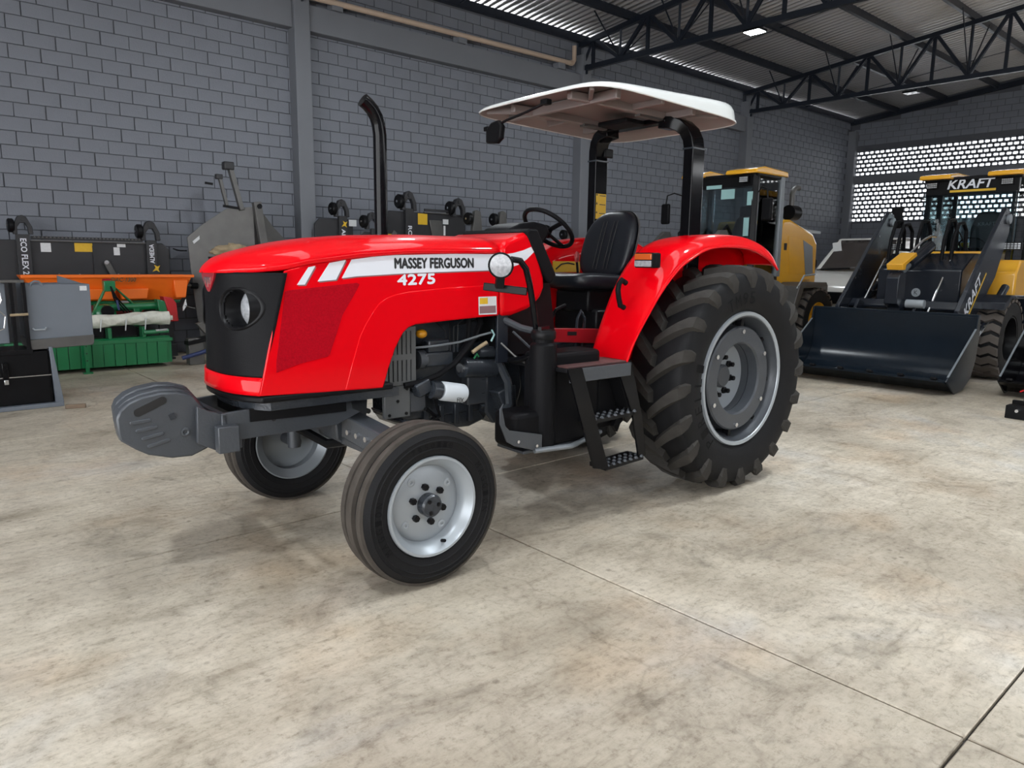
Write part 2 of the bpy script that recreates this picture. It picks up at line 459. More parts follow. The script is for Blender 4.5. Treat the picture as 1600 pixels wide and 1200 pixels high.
# stub blocks on the beam that carry the drain pipe
pp = thing('drain_pipe', 'beige plastic drain pipe running along the top of the block wall', 'pipe', (0, 0, 0))
MB().tube([(-1.0, 12.80, 6.12), (6.3, 12.80, 6.17), (12.9, 12.80, 6.22), (13.02, 12.80, 6.24), (13.06, 12.80, 6.30), (13.06, 12.80, 6.62)], 0.052, 14).build('pipe_run', 'pvc', pp)
for x in (6.9, 9.75, 12.65):
    MB().box((x, 12.88, 6.11), (0.22, 0.2, 0.13)).build('pipe_support', 'concrete', pp, bevel=0.006)
MB().cyl((12.93, 12.80, 6.222), (13.0, 12.80, 6.235), 0.062, 14).build('pipe_coupling', 'pvc', pp)

# end wall with two bands of perforated blocks
we = structure(MB().prism([(13.3, -0.05), (YF, -0.05), (YF, 3.22), (13.3, 3.22)], 'x', XE + 0.02, XE + 0.2).build('wall_right', 'mortar'))
up = MB().prism([(13.3, 5.79), (YF, 5.79), (YF, roof_z(YF) + .09), (0, roof_z(0) + .09), (13.3, roof_z(13.3) + .09)], 'x', XE + 0.02, XE + 0.2)
up.build('upper_wall', 'mortar', we)
MB().box((XE + .11, 0.6, 4.76), (0.18, 25.4, 0.26)).build('middle_beam', 'concrete', we)
MB().box((XE + .09, 13.12, 4.5), (0.22, 0.36, 2.7)).build('corner_pier', 'concrete', we)
ew = MB()
n = 0; z = 0.074
while z < 8.2:
    y = 12.75 - (0.2 if n % 2 else 0)
    while y > -11.8:
        if (z < 3.15 or z > 5.88) and z + .1 < roof_z(y) - 0.1:
            ew._add([(XE + 0.02 + b, y + a, z + c) for a, b, c in blk.v], blk.f)
        y -= 0.4
    z += 0.2; n += 1
tag(ew.build('block_courses', 'block', we, smooth=0), kind='stuff')
cb = MB()
def cobogo(z0, z1, rows, ybeg, yend):
    p = (z1 - z0) / rows
    for r_ in range(rows + 1):
        h = 0.074
        cb.box((XE + .10, (ybeg + yend) / 2, z0 + r_ * p), (0.10, abs(ybeg - yend), h))
    for r_ in range(rows):
        y = ybeg - (0.0 if r_ % 2 else 0.093)
        k = 0
        while y > yend:
            cb.box((XE + .10, y, z0 + (r_ + .5) * p), (0.10, 0.040 if k % 2 else 0.058, p))
            y -= 0.186; k += 1
cobogo(3.22, 4.63, 9, 12.92, YF)
cobogo(4.89, 5.79, 6, 12.92, YF)
tag(cb.build('perforated_block_screen', 'block', we, smooth=0), kind='stuff')

# unseen sides behind the photographer; gate and added high band let light in
wf = structure(MB().box((9.6, YF, 2.55), (37.6, 0.2, 5.1)).build('wall_front', 'block'))
MB().box((9.6, YF, 6.75), (37.6, 0.2, 0.7)).build('eave_beam', 'block', wf)
for x in (-8.9, -1.2, 6.2, 13.45, 20.75, 28.0): MB().box((x, YF, 5.75), (0.3, 0.3, 1.4)).build('post', 'concrete', wf)
wl = structure(MB().box((XL, 10.1, 3.4), (0.2, 6.2, 6.9)).build('wall_left', 'block'))
MB().box((XL, -11.5, 3.4), (0.2, 1.0, 6.9)).build('wall_section', 'block', wl)
MB().prism([(-12, 5.2), (13.2, 5.2), (13.2, roof_z(13.2)), (0, roof_z(0)), (-12, roof_z(-12))], 'x', XL - 0.1, XL + 0.1).build('gate_lintel', 'block', wl)

# roof: corrugated sheet, purlins, trusses
rf = MB()
def corr(x):
    s_ = math.sin(2 * math.pi * x / 0.19)
    return 0.030 * max(-1, min(1, 1.7 * s_))
xs = []; x = XL - 0.2
while x < XE + 0.3: xs.append(x); x += 0.19 / 10
vs = []; fs = []
for x in xs:
    for y in (13.03, 6.0, 0.0, -8.0, -12.2):
        vs.append((x, y, roof_z(y) + 0.115 + corr(x)))
for i in range(len(xs) - 1):
    for j in range(4):
        if j in (1, 2) and any(abs(xs[i] - c) < 0.62 and j >= k for c, k in UNSEEN_SKYLIGHTS): continue
        fs.append((i * 5 + j, i * 5 + j + 1, i * 5 + j + 6, i * 5 + j + 5))
rf._add(vs, fs)
ce = structure(rf.build('ceiling', 'sheet', smooth=60, solid=0.002))
for c, k in UNSEEN_SKYLIGHTS:
    yb = 6.0 if k == 1 else 0.01
    MB()._add([(c - .7, yb, roof_z(yb) + .14), (c + .7, yb, roof_z(yb) + .14), (c + .7, 0, roof_z(0) + .14), (c - .7, 0, roof_z(0) + .14), (c + .7, -8, roof_z(-8) + .14), (c - .7, -8, roof_z(-8) + .14)],
              [(0, 1, 2, 3), (3, 2, 4, 5)]).build('unseen_skylight_sheet', 'skylight', ce)
pl_y = [12.98, 11.45, 9.92, 8.4, 6.87, 5.34, 3.8, 2.27, 0.74, -1.5, -4, -6.5, -9, -11.6]
for y in pl_y:
    MB().box((9.6, y, roof_z(y) + 0.002), (37.6, 0.075, 0.18), (R(-6.4 if y > 0 else 6.4), 0, 0)).build('purlin', 'steel_dark', ce)
MB().box((XE - .03, 6.5, roof_z(6.5) - 0.07), (0.14, 13.4, 0.16), (R(-6.4), 0, 0)).build('wall_rail', 'steel_dark', ce)
def truss(k, X):
    t = structure(MB().bar((X, 13.1, 6.19), (X, -11.8, 6.18), 0.10, 0.11).build('trim_%d' % k, 'steel_dark'))
    for s_ in (1, -1):
        MB().bar((X, 13.2 * s_ if s_ > 0 else -11.8, roof_z(13.2) - 0.14), (X, 0, roof_z(0) - 0.14), 0.10, 0.11).build('top_chord', 'steel_dark', t)
    MB().bar((X, 13.02, 6.1), (X, 13.02, roof_z(13.02) - .1), 0.09, 0.10).build('end_post', 'steel_dark', t)
    MB().box((X, 12.9, 6.16), (0.02, 0.36, 0.22)).build('gusset_plate', 'steel_dark', t)
    yt = [12.55 - 1.615 * i for i in range(15)]
    yb = [11.72 - 1.615 * i for i in range(15)]
    def zt(y): return roof_z(max(y, -11.9)) - 0.11
    for i, y in enumerate(yt):
        if y < -11.5: break
        for dx in (-0.022, 0.022):
            MB().bar((X + dx, y, 6.22), (X + dx, y, zt(y)), 0.016, 0.07, (0, 1, 0)).build('web_vertical', 'steel_dark', t)
    for i, y in enumerate(yb):
        if y < -11.0: break
        for dx in (-0.028, 0.028):
            MB().bar((X + dx, y, 6.22), (X + dx, yt[i], zt(yt[i])), 0.018, 0.075).build('web_diagonal', 'steel_dark', t)
            if i + 1 < len(yt) and yt[i + 1] > -11.5:
                MB().bar((X + dx, y, 6.22), (X + dx, yt[i + 1], zt(yt[i + 1])), 0.018, 0.075).build('web_diagonal', 'steel_dark', t)
        MB().bar((X, y, 6.22), (X, y, zt(y)), 0.05, 0.05).build('web_vertical', 'steel_dark', t)
        if y > 0:
            for s_ in (-1, 1):
                MB().bar((X, y, 6.24), (X + s_ * 0.95, y - 0.05, roof_z(y) - 0.01), 0.022, 0.022).build('fly_brace', 'steel_dark', t)
    MB().bar((X, 12.9, 6.22), (X, yt[0], zt(yt[0])), 0.018, 0.075).build('web_diagonal', 'steel_dark', t)
    return t
for k, X in enumerate((-1.2, 6.2, 13.45, 20.75)): truss(30 + k, X)
for x in (9.8, 17.1, 24.4):
    MB().bar((x, 12.98, roof_z(12.98) - .02), (x, 0.74, roof_z(.74) - .02), 0.016, 0.016).build('sag_rod', 'steel_dark', ce)

# high-bay LED floods hung under the trusses
def flood(loc, label, on=True, power=55):
    t = thing('flood_lamp', label, 'lamp', loc, 0, 'LED flood lamps under the trusses')
    MB().box((0, 0, 0.0), (0.30, 0.36, 0.045)).build('lamp_body', 'black_steel', t, bevel=0.008)
    MB().box((0, 0, -0.026), (0.26, 0.32, 0.008)).build('led_panel', 'lamp_on' if on else 'lens', t)
    MB().tube([(0, -0.17, 0.0), (0, -0.17, 0.07), (0, 0.17, 0.07), (0, 0.17, 0.0)], 0.009, 6).build('bracket', 'steel_dark', t)
    if on:
        d = bpy.data.lights.new('flood_light', 'AREA'); d.shape = 'RECTANGLE'; d.size = 0.26; d.size_y = 0.32
        d.energy = power; d.color = (0.90, 0.96, 1.0)
        o = bpy.data.objects.new('flood_light', d); COL.objects.link(o); o.parent = t; o.location = (0, 0, -0.035)
    return t
flood((13.45, 8.30, 6.08), 'lit white LED flood lamp under the truss above the canopy')
flood((20.75, 8.15, 6.04), 'unlit LED flood lamp under the far truss near the perforated wall', on=False)
for X, Y, where in ((6.2, 8.3, 'above the row of attachments'), (6.2, 1.5, 'above the steering wheel'), (-1.2, 1.5, 'above the photographer')):
    flood((X, Y, 6.08), 'lit LED flood lamp under the truss ' + where, power=70)

# =================================================================== the red tractor
# local frame: x forward, y to its left side (towards the camera), z up; origin on the floor under the rear axle
TR = thing('tractor', 'red farm tractor with white canopy standing in the middle of the floor', 'tractor', (4.61, 3.683, 0), R(178.6))
def part(mb, name, mat, parent=None, **k): return mb.build(name, mat, TR if parent is None else parent, **k)
def lerp(tab, x):
    if x <= tab[0][0]: return tab[0][1]
    for (a, b), (c, d) in zip(tab, tab[1:]):
        if x <= c:
            t = (x - a) / (c - a); t = t * t * (3 - 2 * t) if False else t
            return b + (d - b) * t
    return tab[-1][1]

# ---- rear wheels
def rear_wheel(s):
    Y, Z = 0.73, 0.80
    prof = [(.455, .16), (.475, .19), (.52, .215), (.58, .231), (.63, .235), (.685, .231), (.725, .219), (.745, .196), (.750, .14), (.751, 0)]
    prof = prof + [(a, -b) for a, b in reversed(prof[:-1])]
    ty = part(MB().lathe(prof, 'y', n=72), 'rear_tyre', 'rubber', smooth=40)
    ty.location = (0, s * Y, Z)
    st = [((.745, -.014), (.797, -.010), 0, .030, .044), ((.745, .055), (.800, .058), .075, .034, .048), ((.744, .125), (.797, .128), .145, .037, .051),
          ((.740, .18), (.789, .19), .198, .040, .054), ((.728, .206), (.770, .232), .226, .040, .054), ((.690, .222), (.712, .248), .246, .036, .050), ((.640, .230), (.646, .238), .256, .018, .032)]
    def lug(side):
        mb = MB(); vs = []
        for (b, t, da, wt, wb_) in st:
            for (r_, y_), w in ((b, -wb_), (t, -wt), (t, wt), (b, wb_)):
                a = da + w / r_
                vs.append((r_ * math.cos(a), side * y_, r_ * math.sin(a)))
        fs = []
        for i in range(len(st) - 1):
            for j in range(3): fs.append((i * 4 + j, i * 4 + j + 1, i * 4 + j + 5, i * 4 + j + 4))
        fs += [(0, 1, 2, 3), tuple(4 * (len(st) - 1) + j for j in (3, 2, 1, 0))]
        mb._add(vs, fs); return mb.mesh('tread_lug', 'rubber_worn', 30)
    N = 20
    for side in (1, -1):
        me = lug(side)
        for k in range(N):
            o = bpy.data.objects.new('tread_lug', me); COL.objects.link(o); o.parent = ty
            o.rotation_euler = (0, -(2 * math.pi * (k + (0.5 if side < 0 else 0.0)) / N + 0.06), 0)
    if s > 0:
        letters = arc_text('TM95', .575, R(78), .085, .2345, 1.0)
        letters.add(arc_text('PIRELLI', .565, R(-16), .075, .2345, 1.25))
        tag(letters.build('sidewall_lettering', 'black_plastic', ty), kind='stuff')
    # rim
    rim = [(.440, .200), (.474, .206), (.478, .190), (.462, .176), (.452, .172), (.420, .120), (.415, -.12), (.455, -.17), (.474, -.185), (.465, -.20), (.405, -.13), (.405, .115), (.432, .165)]
    rm = part(MB().lathe([(a, s * b) for a, b in rim], 'y', n=64), 'rear_rim', 'iron', smooth=40)
    rm.location = (0, s * Y, Z)
    def L(prof, name, mat, parent=rm, n=56):
        return MB().lathe([(a, s * b) for a, b in prof], 'y', n=n).build(name, mat, parent, smooth=35)
    L([(.405, -.02), (.385, -.035), (.29, .025), (.25, .025), (.18, -.005), (.0, -.005), (0, -.03), (.18, -.03), (.27, .0), (.39, -.06)], 'wheel_disc', 'silver')
    L([(.446, .198), (.452, .208), (.474, .210), (.480, .190), (.466, .178), (.456, .172), (.452, .178), (.464, .190)], 'rim_lip', 'silver')
    # two cast ballast rings bolted in the dish
    L([(.372, .085), (.372, .160), (.362, .170), (.262, .170), (.250, .158), (.250, .085)], 'ballast_ring', 'iron')
    L([(.380, .010), (.380, .074), (.374, .080), (.250, .080), (.250, .010)], 'ballast_ring', 'iron')
    L([(.085, -.01), (.085, .035), (.070, .048), (0, .048), (0, -.01)], 'hub_cap', 'iron', n=32)
    bolt = MB().lathe([(.0, 0), (.026, 0), (.026, .018), (.018, .022), (.018, .05), (.0, .05)], 'y', n=6)
    if s < 0: bolt.mirror_y()
    bm_ = bolt.mesh('wheel_nut', 'black_steel', 30)
    for k in range(8):
        o = bpy.data.objects.new('wheel_nut', bm_); COL.objects.link(o); o.parent = rm
        a = 2 * math.pi * k / 8 + .2; o.location = (.138 * math.cos(a), s * (-.006), .138 * math.sin(a))
    for k in range(6):
        a = 2 * math.pi * k / 6 + .55
        x, z = .335 * math.cos(a), .335 * math.sin(a)
        m = MB().cyl((x, s * .168, z), (x, s * .184, z), .017, 6); m.build('ring_bolt', 'chrome', rm)
    for k in range(8):
        a = 2 * math.pi * k / 8 + .1
        x, z = .393 * math.cos(a), .393 * math.sin(a)
        MB().box((x, s * .12, z), (.05, .05, .03), (0, -a, 0)).build('rim_lug', 'black_steel', rm)
    return ty
rear_wheel(1); rear_wheel(-1)

# ---- front wheels
def front_wheel(s):
    X, Y, Z = 2.615, 0.83, 0.41
    prof = [(.245, .075), (.262, .098), (.29, .106), (.293, .1095), (.297, .107), (.33, .110), (.333, .113), (.337, .110), (.352, .109), (.355, .112), (.359, .108), (.378, .100), (.386, .092), (.388, .03), (.389, 0)]
    prof = prof + [(a, -b) for a, b in reversed(prof[:-1])]
    ty = part(MB().lathe(prof, 'y', n=72), 'front_tyre', 'rubber', smooth=30); ty.location = (X, s * Y, Z)
    for c, w, h in ((.074, .018, .402), (0, .026, .410), (-.074, .018, .402)):
        MB().lathe([(.385, c - w - .004), (h - .002, c - w), (h, c - w + .004), (h, c + w - .004), (h - .002, c + w), (.385, c + w + .004)], 'y', n=72).build('tread_rib', 'rubber_dust', ty, smooth=40)
    if s > 0:
        lt = arc_text('MAGGION', .313, R(170), .034, .1115, 1.25); lt.add(arc_text('MAGGION', .313, R(-10), .034, .1115, 1.25))
        lt.add(arc_text('7.50-18', .313, R(88), .028, .1115, 1.3))
        tag(lt.build('sidewall_lettering', 'black_plastic', ty), kind='stuff')
    rim = [(.232, .090), (.240, .104), (.252, .104), (.256, .094), (.248, .084), (.224, .072), (.208, .04), (.205, -.05), (.245, -.085), (.255, -.10), (.246, -.102), (.195, -.06), (.197, .04), (.214, .074)]
    mat = 'silver' if s > 0 else 'rim_grey'
    rm = part(MB().lathe([(a, s * b) for a, b in rim], 'y', n=56), 'front_rim', mat, smooth=40); rm.location = (X, s * Y, Z)
    def L(prof, name, m, n=40): return MB().lathe([(a, s * b) for a, b in prof], 'y', n=n).build(name, m, rm, smooth=35)
    L([(.200, .018), (.188, .022), (.17, .034), (.06, .040), (0, .040), (0, .030), (.06, .030), (.165, .024), (.20, .006)], 'wheel_disc', mat)
    L([(.058, .035), (.058, .085), (.050, .094), (0, .094), (0, .035)], 'hub', 'engine', 24)
    for k in range(6):
        a = 2 * math.pi * k / 6 + .35
        x, z = .092 * math.cos(a), .092 * math.sin(a)
        MB().cyl((x, s * .036, z), (x, s * .062, z), .017, 6).build('wheel_nut', 'black_steel', rm)
    for k in range(3):
        a = 2 * math.pi * k / 3 + .9
        x, z = .034 * math.cos(a), .034 * math.sin(a)
        MB().cyl((x, s * .092, z), (x, s * .098, z), .011, 8).build('hub_bolt', 'black_steel', rm)
    for k in range(4):
        a = 2 * math.pi * k / 4 + .95
        x, z = .152 * math.cos(a), .152 * math.sin(a)
        MB().lathe([(.006, 0), (.020, 0), (.022, .004), (.012, .007), (.006, .005)], 'y', c=(x, s * .034, z), n=14).build('disc_boss', mat, rm)
    MB().cyl((.21 * math.cos(-1.9), s * .07, .21 * math.sin(-1.9)), (.20 * math.cos(-1.9), s * .10, .20 * math.sin(-1.9)), .009, 8).build('tyre_valve', 'black_plastic', rm)
front_wheel(1); front_wheel(-1)

# ---- bonnet
ZC = [(1.70, 1.650), (2.37, 1.637), (2.68, 1.612), (2.96, 1.574), (3.08, 1.545), (3.2, 1.532), (3.40, 1.525)]
ZT = [(1.70, 1.742), (2.25, 1.741), (2.615, 1.726), (2.80, 1.708), (2.95, 1.686), (3.085, 1.658), (3.20, 1.628), (3.28, 1.600), (3.33, 1.565), (3.36, 1.532)]
def halfw(x):
    if x < 2.85: return 0.352
    t = min(1.0, (x - 2.85) / (3.362 - 2.85))
    return 0.352 * max(0.0, 1 - t ** 2.6) ** 0.62
def hood(u, v):
    t = u; x = 1.755 + (3.360 - 1.755) * (1 - (1 - t) ** 1.7)
    w = halfw(x); q = -1 + 2 * v
    # spread points towards the shoulders
    q = math.copysign(abs(q) ** 0.72, q)
    zc, zt = lerp(ZC, x), max(lerp(ZT, x), lerp(ZC, x) + .004)
    return (x, q * (w + .004), zc + (zt - zc) * (1 - abs(q) ** 3.2) ** 0.62)
part(MB().grid(hood, 48, 32), 'bonnet_top', 'red', smooth=60, solid=0.012)
def sidey(z): return 0.374 - 0.030 * (z - 0.92) / 0.73
def splate(pts, y0, y1, s=1):
    """plate that follows the leaning bonnet side, y0..y1 proud of it"""
    mb = MB(); n = len(pts)
    lo = [(x, s * (sidey(z) + y0), z) for x, z in pts]; hi = [(x, s * (sidey(z) + y1), z) for x, z in pts]
    fs = [tuple(range(n)), tuple(range(2 * n - 1, n - 1, -1))] + [(i, (i + 1) % n, n + (i + 1) % n, n + i) for i in range(n)]
    return mb._add(lo + hi, fs)
SIDE = [(1.757, 1.650), (2.37, 1.637), (2.68, 1.612), (2.96, 1.574), (3.084, 1.541), (3.095, 1.509), (3.144, 1.320), (3.163, 1.247), (3.209, 1.069), (3.220, 1.026), (3.241, .945),
        (2.925, .930), (2.566, .917), (2.548, .965), (2.528, 1.022), (2.483, 1.124), (2.455, 1.170), (2.429, 1.208), (2.395, 1.235), (2.347, 1.250), (2.132, 1.262), (1.757, 1.278)]
LOWER = [(1.763, 1.462), (2.135, 1.448), (2.389, 1.430), (2.47, 1.418), (2.528, 1.398), (2.570, 1.375), (2.606, 1.335), (2.655, 1.30 - .03), (2.696, 1.20), (2.740, 1.08), (2.79, .930),
         (2.572, .921), (2.552, .970), (2.532, 1.028), (2.487, 1.130), (2.458, 1.176), (2.431, 1.213), (2.397, 1.240), (2.348, 1.255), (2.132, 1.267), (1.763, 1.282)]
for s in (1, -1):
    sp = part(splate(SIDE, -.014, 0, s), 'bonnet_side', 'red', bevel=.006)
    splate(LOWER, -.004, .0035, s).build('lower_side_panel', 'red', sp, bevel=.003)
    MESHP = [(3.086, 1.442), (3.07, 1.448), (2.70, 1.481), (2.684, 1.474), (2.705, 1.440), (2.788, 1.320), (2.868, 1.124), (2.88, 1.112), (3.031, 1.087), (3.152, 1.052), (3.15, 1.10)]
    splate(MESHP, -.002, .003, s).build('mesh_panel', 'red_mesh', sp)
    def stripe(pts):
        splate(pts, .0005, .0022, s).build('white_stripe', 'white', sp)
        cx = sum(p[0] for p in pts) / len(pts); cz = sum(p[1] for p in pts) / len(pts)
        g = [(x + (-.008 if x < cx else .008) * 0 - .006, z - .006) for x, z in pts]
        splate(g, .0001, .0008, s).build('stripe_edge', 'decal_grey', sp)  # offset grey copy showing as an edge along the stripe
    stripe([(2.960, 1.560), (2.923, 1.567), (2.983, 1.475), (3.024, 1.474)])
    stripe([(2.847, 1.582), (2.755, 1.598), (2.815, 1.498), (2.915, 1.490)])
    stripe([(2.723, 1.600), (2.600, 1.615), (2.466, 1.626), (2.10, 1.638), (1.764, 1.642), (1.764, 1.549), (2.046, 1.541), (2.40, 1.530), (2.696, 1.515), (2.783, 1.505)])
    if s > 0:
        def txt(t, x0, z0, w, h, mat, bold=.02, shear=0.0, dz=0.0):
            zz = z0 + h / 2; y = sidey(zz) + .0028
            upv = Vector((0, -.030 / .73, 1)); rt = Vector((-1, 0, dz))
            mb = MB()
            for ox, oz in ((0, 0), (bold, 0), (-bold, 0), (0, bold), (0, -bold)):
                mb.add(text_mb(t, (x0 + ox, y + h / 2 * .03 / .73, z0 + oz), rt, upv, w, h, .0006 + abs(ox + oz) * .05, shear, 0))
            mb.build('lettering', mat, sp)
        txt('MASSEY FERGUSON', 2.470, 1.556, .525, .054, 'black_text', .0034, 0, .012)
        splate([(2.456, 1.4655), (2.217, 1.4725), (2.217, 1.4735), (2.456, 1.4665)], 0, .0002, s)
        txt('4275', 2.456, 1.466, .24, .055, 'white', .0030, 0, .03)
        st = splate([(1.916, 1.393), (1.782, 1.394), (1.781, 1.287), (1.916, 1.288)], .0075, .0085, s).build('sticker', 'sticker_w', sp)
        splate([(1.908, 1.386), (1.848, 1.387), (1.848, 1.350), (1.908, 1.350)], .0086, .0092, s).build('sticker_print', 'sticker_y', sp)
        splate([(1.910, 1.338), (1.788, 1.339), (1.788, 1.296), (1.910, 1.295)], .0086, .0092, s).build('sticker_print', 'decal_grey', sp)

# ---- nose: black grille, lamps, badge, lower red valance, black lip
def gxf(y, z):
    xc = 3.09 + (1.51 - z) * .26
    return 3.332 - (3.332 - xc) * (abs(y) / .36) ** 2.7
HL = (.222, 1.357)
def gfn(u, v):
    y = -.362 + .724 * u; z = 1.028 + (1.532 - 1.028) * v
    return (gxf(y, z) - .006, y, z)
def gkeep(u, v):
    y = -.362 + .724 * u; z = 1.028 + (1.532 - 1.028) * v
    return ((abs(y) - HL[0]) / .082) ** 2 + ((z - HL[1]) / .088) ** 2 > 1
gr = part(MB().grid(gfn, 72, 48, gkeep), 'front_grille', 'black_plastic', smooth=50, solid=0.008)
for s in (1, -1):
    y0, z0 = s * HL[0], HL[1]
    def ring(r_, dep):
        out = []
        for k in range(36):
            a = 2 * math.pi * k / 36
            ry = r_ * (1.0 if math.cos(a) * s < 0 else 1.02 + .05 * abs(math.cos(a)) ** 3 * (1 if r_ > .08 else 0))
            y = y0 + ry * math.cos(a); z = z0 + r_ * 1.06 * math.sin(a)
            out.append((gxf(max(-.36, min(.36, y)), z) + dep, y, z))
        return out
    rings = [ring(.100, -.008), ring(.099, .006), ring(.094, .010), ring(.088, .006)]
    cen = Vector((gxf(y0, z0), y0, z0)); ax = Vector((1, s * .0, 0))
    for r_, d in ((.087, -.03), (.084, -.055), (.078, -.065)):
        rings.append([(gxf(y0, z0) + d, y0 + s * .0 + r_ * math.cos(2 * math.pi * k / 36), z0 + r_ * math.sin(2 * math.pi * k / 36)) for k in range(36)])
    mb = MB(); vs = [p for g in rings for p in g]; fs = []
    for i in range(len(rings) - 1):
        for k in range(36): fs.append((i * 36 + k, i * 36 + (k + 1) % 36, (i + 1) * 36 + (k + 1) % 36, (i + 1) * 36 + k))
    mb._add(vs, fs)
    hb = part(mb, 'headlight_bezel', 'black_steel', smooth=50)
    lx = gxf(y0, z0) - .055
    def bowl(u, v):
        a = 2 * math.pi * u; r_ = .080 * v
        return (lx + .030 * (1 - v * v), y0 + r_ * math.cos(a), z0 + r_ * math.sin(a))
    MB().grid(bowl, 32, 8, wrap_u=True).build('headlight_lens', 'lens', hb, smooth=60)
bd = MB().prism([(-.10, 1.532), (.10, 1.532), (.075, 1.49), (.03, 1.447), (.008, 1.432), (-.008, 1.432), (-.03, 1.447), (-.075, 1.49)], 'x', 3.315, 3.338)
bg = part(bd, 'nose_badge', 'red_dark', bevel=.004)
for k in range(3):
    yy = (-.035, 0, .035)[k]
    MB().prism([(yy - .013, 1.505), (yy + .013, 1.505), (yy, 1.470 - (.015 if k == 1 else 0))], 'x', 3.337, 3.342).build('badge_triangle', 'chrome', bg)
def vfn(u, v):
    y = -.368 + .736 * u; z = .944 + (1.030 - .944) * v
    return (gxf(max(-.36, min(.36, y)), z) + .002, y, z)
va = part(MB().grid(vfn, 40, 4), 'nose_valance', 'red', smooth=50, solid=.012)
MB().box((3.332, -.02, .992), (.004, .06, .035)).build('valance_reflector', 'red_dark', va)
lip = [(2.50, .372)] + [(gxf(y, .95), y) for y in [.372 - .031 * k for k in range(25)] if abs(y) <= .372] + [(2.50, -.372)]
lip2 = [(x - .0, y) for x, y in lip]
part(MB().prism(lip2, 'z', .905, .940), 'bumper_lip', 'black_steel', bevel=.010)
inner = [(x - .05, y * .92) for x, y in lip]
part(MB().prism(inner, 'z', .86, .906), 'nose_frame', 'engine')
part(MB().prism([(2.75, .30), (3.25, .26), (3.25, -.26), (2.75, -.30)], 'z', .80, .865), 'nose_floor', 'black_steel')

# ---- cowl behind the bonnet
cw = part(MB().prism([(1.752, 1.272), (1.752, 1.690), (1.70, 1.728), (1.560, 1.775), (1.500, 1.775), (1.395, 1.500), (1.392, 1.440), (1.420, 1.382), (1.47, 1.338), (1.525, 1.308), (1.656, 1.272)], 'y', -.366, .366), 'cowl', 'red', bevel=.03, seg=3)
for s in (1, -1):
    pts = [(1.748, 1.640), (1.66, 1.650), (1.58, 1.668), (1.515, 1.690), (1.492, 1.660), (1.553, 1.612), (1.62, 1.580), (1.70, 1.560), (1.748, 1.553)]
    MB().prism(pts, 'y', s * .3655, s * .3675).build('white_stripe', 'white', cw)
part(MB().prism([(1.563, 1.776), (1.53, 1.800), (1.468, 1.797), (1.305, 1.525), (1.312, 1.505), (1.355, 1.462), (1.392, 1.492)], 'y', -.30, .375), 'dash_surround', 'black_plastic', bevel=.012)
part(MB().prism([(1.53, 1.775), (1.50, 1.810), (1.42, 1.842), (1.30, 1.858), (1.20, 1.845), (1.16, 1.80), (1.25, 1.68), (1.33, 1.55), (1.45, 1.60)], 'y', -.14, .17), 'dashboard', 'black_plastic', bevel=.03, seg=3)
part(MB().prism([(1.30, 1.52), (1.36, 1.45), (1.40, 1.39), (1.48, 1.33), (1.52, 1.30), (1.74, 1.262), (1.74, 1.02), (1.40, 1.02), (1.24, 1.15)], 'y', -.30, .30), 'under_dash', 'black_steel')

# ---- steering wheel
th = R(40); c0 = Vector((1.04, 0, 1.83))
e1 = Vector((math.cos(th), 0, math.sin(th))); e2 = Vector((0, 1, 0)); en = e1.cross(e2) * -1
def on(a, r_, h=0): return c0 + (e1 * math.cos(a) + e2 * math.sin(a)) * r_ + Vector((-math.sin(th), 0, math.cos(th))) * h
sw = part(MB().tube([on(2 * math.pi * k / 40, .188) for k in range(40)], .0155, 10, closed=True), 'steering_wheel', 'black_plastic', smooth=60)
for a in (R(75), R(-75), R(180)):
    MB().bar(on(a, .02, -.03), on(a, .184), .030, .016, (-math.sin(th), 0, math.cos(th))).build('spoke', 'black_plastic', sw, bevel=.004)
MB().cyl(on(0, 0, -.05), on(0, 0, .0), .045, 18, .035).build('wheel_hub', 'black_plastic', sw)
part(MB().cyl(on(0, 0, -.04), on(0, 0, -.30), .026, 12), 'steering_column', 'black_steel')

# ---- exhaust stack
ex = [(2.205, -.25, 1.62)] + [(2.205, -.25, 1.70 + .08 * k) for k in range(9)] + [(2.213, -.25, 2.40), (2.228, -.25, 2.445), (2.252, -.25, 2.482), (2.285, -.25, 2.512), (2.315, -.25, 2.530)]
exo = part(MB().tube(ex, .041, 20), 'exhaust_pipe', 'black_gloss', smooth=60)
MB().lathe([(.034, 1.73), (.050, 1.73), (.050, 1.752), (.034, 1.752)], 'z', c=(2.205, -.25, 0), n=24).build('heat_collar', 'engine', exo)

# ---- frame rails, weight carrier, weights
for s in (1, -1):
    rp = [(3.388, .855), (3.18, .868), (2.90, .872), (2.72, .872), (2.69, .848), (2.69, .80), (2.64, .775), (2.78, .722), (3.124, .716), (3.33, .716)]
    rl = part(MB().prism(rp, 'y', s * .225, s * .250), 'frame_rail', 'iron', bevel=.003)
    MB().cyl((3.13, s * .249, .80), (3.13, s * .254, .80), .013, 14).build('rail_hole', 'black_text', rl)
    MB().cyl((2.73, s * .249, .845), (2.73, s * .262, .845), .016, 6).build('rail_bolt', 'iron', rl)
part(MB().box((3.37, 0, .775), (.03, .50, .15)), 'weight_carrier', 'iron', bevel=.004)
part(MB().prism([(3.285, .792), (3.41, .865), (3.435, .872), (3.49, .900), (3.497, .722), (3.41, .672), (3.285, .670)], 'y', .205, .232), 'carrier_cheek', 'iron', bevel=.003)
part(MB().prism([(3.285, .792), (3.41, .865), (3.49, .900), (3.497, .722), (3.41, .672), (3.285, .670)], 'y', -.232, -.205), 'carrier_cheek', 'iron', bevel=.003)
part(MB().box((3.37, .27, .735), (.10, .06, .13)), 'carrier_bracket', 'iron', bevel=.004)
